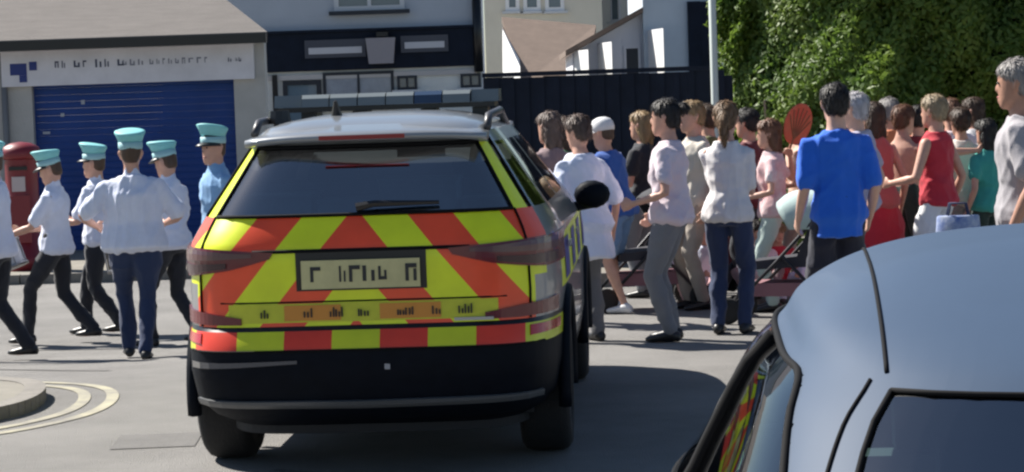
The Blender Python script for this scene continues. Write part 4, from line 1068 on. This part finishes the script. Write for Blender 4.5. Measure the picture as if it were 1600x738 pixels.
def drum(p, off, rad, hgt, shell_m, label, tilt):
    t = thing('snare_drum', label, 'drum')
    r_ = p['root']; M_ = Matrix.Translation(r_.location) @ Matrix.Rotation(r_.rotation_euler.z, 4, 'Z')
    t.location = M_ @ (Vector(off) * p['H']); t.rotation_euler = (tilt, 0, r_.rotation_euler.z)
    MB().lathe([(rad, 0), (rad, hgt)], 28).build('shell', shell_m, t, False)
    for z in (0, hgt - .03): MB().lathe([(rad + .004, z), (rad + .014, z + .003), (rad + .014, z + .027), (rad + .004, z + .03)], 28).build('hoop', rim_m, t, True)
    MB().lathe([(rad * .98, hgt - .004), (rad * .97, hgt + .004), (.01, hgt + .005)], 28).build('drum_head', mat('drum_head', (.6, .58, .52), .6), t)
    for k in range(8):
        a = k * math.pi / 4; MB().tube([(rad * math.cos(a) * 1.05, rad * math.sin(a) * 1.05, .02), (rad * math.cos(a) * 1.05, rad * math.sin(a) * 1.05, hgt - .02)], .007, 5).build('tension_rod', rim_m, t)
drum(pB, (-.06, .24, .40), .17, .26, mat('drum_white', (.5, .5, .53), .35), 'white snare drum carried by the striding marcher', R(-20))
drum(pE, (.02, .26, .38), .2, .30, mat('drum_black', (.015, .015, .018), .35), 'black drum carried beside the police car', R(-10))

# crowd
pink = cloth('pink', (.58, .34, .36)); palepink = cloth('pale_pink', (.66, .52, .56), (.60, .56, .62)); greyt = cloth('grey', (.16, .165, .18)); bluem = cloth('royal_blue', (.012, .13, .66)); red = cloth('red', (.48, .02, .04)); teal = cloth('teal', (.04, .32, .28))
mauve = cloth('mauve', (.22, .15, .16)); khaki = cloth('khaki', (.30, .26, .22)); dkgreen = cloth('dark_green', (.015, .035, .03))
person('person with swept grey brown hair and mauve top beyond the police car bonnet', 862, 17.6, 1.62, R(40), top=mauve, bottom=black, hair=hairm('greybrown', (.13, .09, .075)), hair_style='bob', seed=11, group=GC, female=True, lhand=(-.1, .2, .72), rhand=(.1, .2, .72))
person('person in a long loose white shirt and grey trousers beside the police car mirror', 912, 16.2, 1.60, R(25), top=white, bottom=cloth('grey_stripe', (.13, .13, .14)), hair=hairm('ashbrown', (.10, .065, .05)), hair_style='short', hem=-.12, loose=.022, seed=12, group=GC, female=True, sleeve=.9, lean=.10, head=(.5, .2))
person('person in a white cap and blue top bending forward, bare legged', 965, 18.3, 1.56, R(55), top=cloth('blue_top', (.02, .09, .36)), bottom=cloth('light_blue', (.13, .23, .40)), hat=shoe_wh, hair=h_brown, leg=.75, shoes=shoe_wh, seed=13, group=GC, lean=.22, lhand=(-.08, .26, .5), rhand=(.10, .24, .5), lfoot=(-.05, -.05, 0), rfoot=(.06, .06, 0))
person('woman with dark hair in a bun, pale pink top and grey trousers, in profile', 1046, 16.1, 1.69, R(70), top=palepink, bottom=greyt, hair=h_dark, hair_style='bun', seed=14, group=GC, female=True, lhand=(-.12, .12, .58), rhand=(.13, .10, .52), sleeve=.6, fat=1.06)
person('fair haired onlooker peering between the bun haired woman and the woman in navy', 1086, 18.4, 1.66, R(110), top=cloth('cream', (.5, .46, .4)), bottom=khaki, hair=h_blond, hair_style='short', seed=15, group=GC)
person('woman with tied up fair brown hair, white top and navy trousers', 1136, 16.4, 1.66, R(-15), top=cloth('offwhite', (.66, .64, .64)), bottom=navy, hair=hairm('fairbrown', (.17, .10, .05)), hair_style='pony', seed=16, group=GC, female=True, lhand=(-.05, .18, .70), rhand=(.08, .17, .62), elbow_out=.1, sleeve=.75, fat=.94, loose=.013)
pK = person('onlooker in a pink patterned top raising a red fan', 1206, 18.0, 1.50, R(80), top=cloth('pink_pattern', (.62, .30, .32), (.66, .58, .58)), bottom=cloth('mint', (.45, .56, .52)), hair=h_rust, hair_style='bob', seed=17, group=GC, female=True, rhand=(.10, -.09, .80), lhand=(-.14, .14, .6), elbow_out=.4)
person('tall dark haired man in a royal blue jersey and dark shorts, seen from behind', 1308, 15.0, 1.76, R(5), top=bluem, bottom=cloth('ink', (.012, .014, .03)), leg=.95, hair=h_dark, seed=18, group=GC, fat=.92, loose=.012, hem=-.05, lhand=(-.135, .07, .50), rhand=(.135, .07, .50), elbow_out=.2, sleeve=.8, shoes=shoe_wh, skin='c')
person('white haired onlooker just behind the man in the royal blue jersey', 1340, 17.0, 1.69, R(60), top=cloth('lilac', (.4, .38, .5)), bottom=greyt, hair=hairm('white', (.5, .48, .5)), seed=19, group=GC, skin='c')
person('brown haired woman in a full red skirt and strappy red top', 1368, 18.0, 1.60, R(20), top=cloth('rose', (.42, .10, .10)), bottom=red, skirt=.36, straps=True, hair=h_brown, hair_style='bob', seed=20, group=GC, female=True)
person('bare chested youth in dark green shorts stretching one arm out', 1412, 18.6, 1.57, R(-50), bottom=dkgreen, bare_top=True, hair=h_rust, leg=.9, seed=21, group=GC, rhand=(.34, .16, .76), skin='a')
person('person in a red sleeveless top and white shorts with bleached hair', 1464, 17.6, 1.65, R(50), top=red, bottom=cloth('white_shorts', (.68, .68, .68)), leg=.62, straps=True, hair=hairm('bleached', (.34, .26, .16)), seed=22, group=GC, fat=.92, lhand=(-.14, .16, .6), shoes=shoe_wh, loose=.012)
person('person in a cream short sleeved shirt next to the red sleeveless top', 1503, 18.7, 1.53, R(15), top=cloth('cream_shirt', (.56, .5, .46)), bottom=cloth('print', (.30, .26, .28)), hair=h_brown, seed=23, group=GC, female=True)
person('child in a teal top and dark trousers at the end of the crowd', 1543, 18.4, 1.44, R(30), top=teal, bottom=dkgreen, hair=h_dark, hair_style='bob', seed=24, group=GC, female=True)
person('grey haired man in a grey shirt standing beyond the parked car', 1597, 13.2, 1.86, R(70), top=cloth('grey_shirt', (.34, .32, .34)), bottom=navy, hair=h_grey, seed=25, group=GC, sleeve=.7, skin='b')
person('small child in a white top sitting on the road behind the bun haired woman', 1096, 18.9, 1.15, R(160), top=white, bottom=pink, hair=h_brown, seat=.10, lfoot=(-.06, .26, 0), rfoot=(.06, .27, 0), lhand=(-.09, .2, .22), rhand=(.09, .2, .22), seed=26, group=GC)
person('small child in pale pink sitting on the road beside the pushchair', 1180, 18.7, 1.15, R(175), top=palepink, bottom=mauve, hair=h_dark, seat=.10, lfoot=(-.06, .26, 0), rfoot=(.06, .27, 0), lhand=(-.09, .2, .22), rhand=(.09, .2, .22), seed=27, group=GC)

sit = dict(seat=.10, lfoot=(-.06, .27, 0), rfoot=(.06, .28, 0), lhand=(-.09, .2, .2), rhand=(.09, .2, .2), group=GC)
person('small child in a maroon top sitting on the road close to the navy trousers', 1128, 19.3, 1.2, R(150), top=cloth('maroon', (.12, .02, .03)), bottom=black, hair=h_dark, seed=31, **sit)
person('small child in a red top sitting on the road by the mint pushchair', 1212, 18.9, 1.1, R(190), top=red, bottom=white, hair=h_blond, seed=32, **sit)
person('small child in a lilac top sitting on the road next to the black pushchair', 1058, 19.2, 1.15, R(200), top=MATS['cloth_lilac'], bottom=black, hair=h_brown, seed=33, **sit)
for a in (('fair haired onlooker in a black top between the white cap and bun haired woman', 1006, 19.6, 1.58, R(60), black, greyt, h_blond, 'bob'),
          ('onlooker in a maroon jacket behind the woman with navy trousers', 1172, 19.0, 1.58, R(60), CL['maroon'], black, h_dark, 'short'),
          ('onlooker in an olive top behind the woman with tied up hair', 1108, 19.7, 1.62, R(40), cloth('olive', (.14, .14, .05)), navy, h_brown, 'short'),
          ('onlooker in a pale peach top behind the raised fan', 1250, 19.4, 1.52, R(80), cloth('peach', (.62, .40, .30)), khaki, h_brown, 'long'),
          ('onlooker in an orange top against the hedge beside the red skirt', 1392, 19.9, 1.62, R(20), cloth('orange', (.55, .18, .08)), greyt, h_grey, 'short'),
          ('onlooker in a dark red top behind the bare chested youth', 1436, 19.9, 1.55, R(-20), cloth('dark_red', (.22, .02, .03)), black, h_dark, 'short'),
          ('onlooker in a pale pink dress top beside the cream shirt', 1488, 19.6, 1.60, R(10), palepink, white, h_rust, 'pony'),
          ('onlooker in a light grey top at the far end near the teal top', 1525, 19.9, 1.60, R(60), cloth('light_grey', (.42, .42, .45)), mauve, h_brown, 'bob'),
          ('onlooker in a green top half hidden by the long white shirt', 884, 18.8, 1.56, R(70), cloth('leaf_green', (.10, .22, .10)), black, h_brown, 'bob')):
    person(a[0], a[1], a[2], a[3], a[4], top=a[5], bottom=a[6], hair=a[7], hair_style=a[8], seed=40 + a[1] % 17, group=GC, fat=.95, lhand=(-.08, .17, .62), rhand=(.10, .15, .64))

# red fan in the raised hand
r_ = pK['root']; M_ = Matrix.Translation(r_.location) @ Matrix.Rotation(r_.rotation_euler.z, 4, 'Z')
hand = M_ @ (pK['arms'][1][2] * pK['H'] + Vector((0, 0, .07)))
fan = thing('hand_fan', 'round red fan held up against the hedge', 'fan', hand); fan.rotation_euler = (R(12), R(16), R(35))
MB().tube([(0, 0, -.06), (0, 0, .08)], .012, 7).build('handle', mat('fan_handle', (.25, .1, .05), .6), fan)
fm = MB(); n = 26
fm.lathe([(.01, -.006), (.135, -.006), (.14, 0), (.135, .006), (.01, .006)], n)
fo = mesh('leaf', [(v_[0], v_[2], v_[1] * 1.2 + .2) for v_ in fm.v], fm.f, mat('fan_red', (.50, .045, .03), .6, col2=(.45, .16, .08), scale=5), fan)
for k in range(7):
    a = math.pi * (k + 1) / 8; MB().tube([(0, -.009, .07), (.12 * math.cos(a), -.009, .2 + .13 * math.sin(a))], .004, 5).build('rib', MATS['fan_handle'], fan)

# pushchair with a mint hood
mint = cloth('mint_hood', (.40, .52, .50)); pfr = mat('pushchair_frame', (.03, .03, .035), .4, metal=.5)
def pushchair(px, Y, rz, hoodm, label):
    pc = thing('pushchair', label, 'pushchair', (at(px, 330, Y).x, Y, 0), rz, 'pushchairs among the crowd')
    hv = []; hf = []; na_, nb_ = 12, 9
    for i in range(na_):
        a = R(-15) + R(150) * i / (na_ - 1)
        for j in range(nb_):
            b_ = math.pi * j / (nb_ - 1); rad = .26
            hv.append((.23 * math.cos(b_), -.12 - rad * math.cos(a) * (.35 + .65 * math.sin(b_) ** .5), .70 + rad * math.sin(a) * math.sin(b_) ** .5 * 1.05))
    hf = [(i * nb_ + j, i * nb_ + j + 1, (i + 1) * nb_ + j + 1, (i + 1) * nb_ + j) for i in range(na_ - 1) for j in range(nb_ - 1)]
    ho = mesh('hood', hv, hf, hoodm, pc, True); sd_ = ho.modifiers.new('s', 'SOLIDIFY'); sd_.thickness = .015
    MB().prism([(-.30, .80), (-.16, .42), (.28, .40), (.28, .46), (-.10, .50), (-.24, .82)], 'x', -.2, .2).build('seat', mat('pushchair_seat', (.03, .03, .04), .8), pc)
    MB().box(-.17, .17, -.25, .3, .2, .3).build('basket', mat('pushchair_basket', (.25, .12, .14), .8), pc)
    for s in (-1, 1):
        MB().tube([(s * .24, .42, .10), (s * .23, .05, .46), (s * .23, -.35, .88), (s * .22, -.52, 1.02)], .014, 7).build('side_frame', pfr, pc, True)
        MB().tube([(s * .23, .0, .5), (s * .25, -.36, .12)], .014, 7).build('strut', pfr, pc)
        for y in (.42, -.36):
            wv = MB().lathe([(.06, -.02), (.095, -.02), (.1, 0), (.095, .02), (.06, .02)], 20, (s * .26, y, .1), 'x'); wv.build('wheel', tyre_m, pc, True)
    MB().tube([(-.22, -.52, 1.02), (.22, -.52, 1.02)], .017, 8).build('handle', pfr, pc)
pushchair(1232, 17.2, R(70), mint, 'pushchair with a pale mint hood next to the man in the blue jersey')
pushchair(1012, 18.6, R(100), cloth('hood_black', (.02, .022, .03)), 'pushchair with a black hood behind the bun haired woman')

# shopping bag carried in the crowd
bpnt = at(1497, 345, 17.2)
bag = thing('shopping_bag', 'blue and white patterned bag standing by the person in white shorts', 'bag', (bpnt.x, 17.2, 0))
# stands on a folding stool
stl = thing('folding_stool', 'low folding stool under the patterned bag', 'stool', (bpnt.x, 17.2, 0))
for s in (-1, 1):
    MB().tube([(-.17, s * .14, .012), (.17, s * .14, .42)], .013, 7).build('leg', pfr, stl); MB().tube([(.17, s * .16, .012), (-.17, s * .16, .42)], .013, 7).build('leg', pfr, stl)
MB().box(-.18, .18, -.18, .18, .425, .44).build('seat', navy, stl)
bag.location.z = .441
bm_ = MB(); vv = []
for z, w, d in ((0, .14, .09), (.02, .16, .11), (.18, .17, .10), (.3, .16, .06), (.31, .15, .05)):
    vv.append((Vector((0, 0, z)), Vector((w, 0, 0)), Vector((0, d, 0))))
loft(bm_, vv, 18); bm_.build('bag_body', cloth('bag_print', (.02, .09, .36), (.5, .55, .62)), bag, True)
for s in (-1, 1): MB().tube([(-.08, s * .03, .3), (-.06, s * .03, .40), (.06, s * .03, .40), (.08, s * .03, .3)], .008, 6).build('strap', navy, bag, True)

flush()
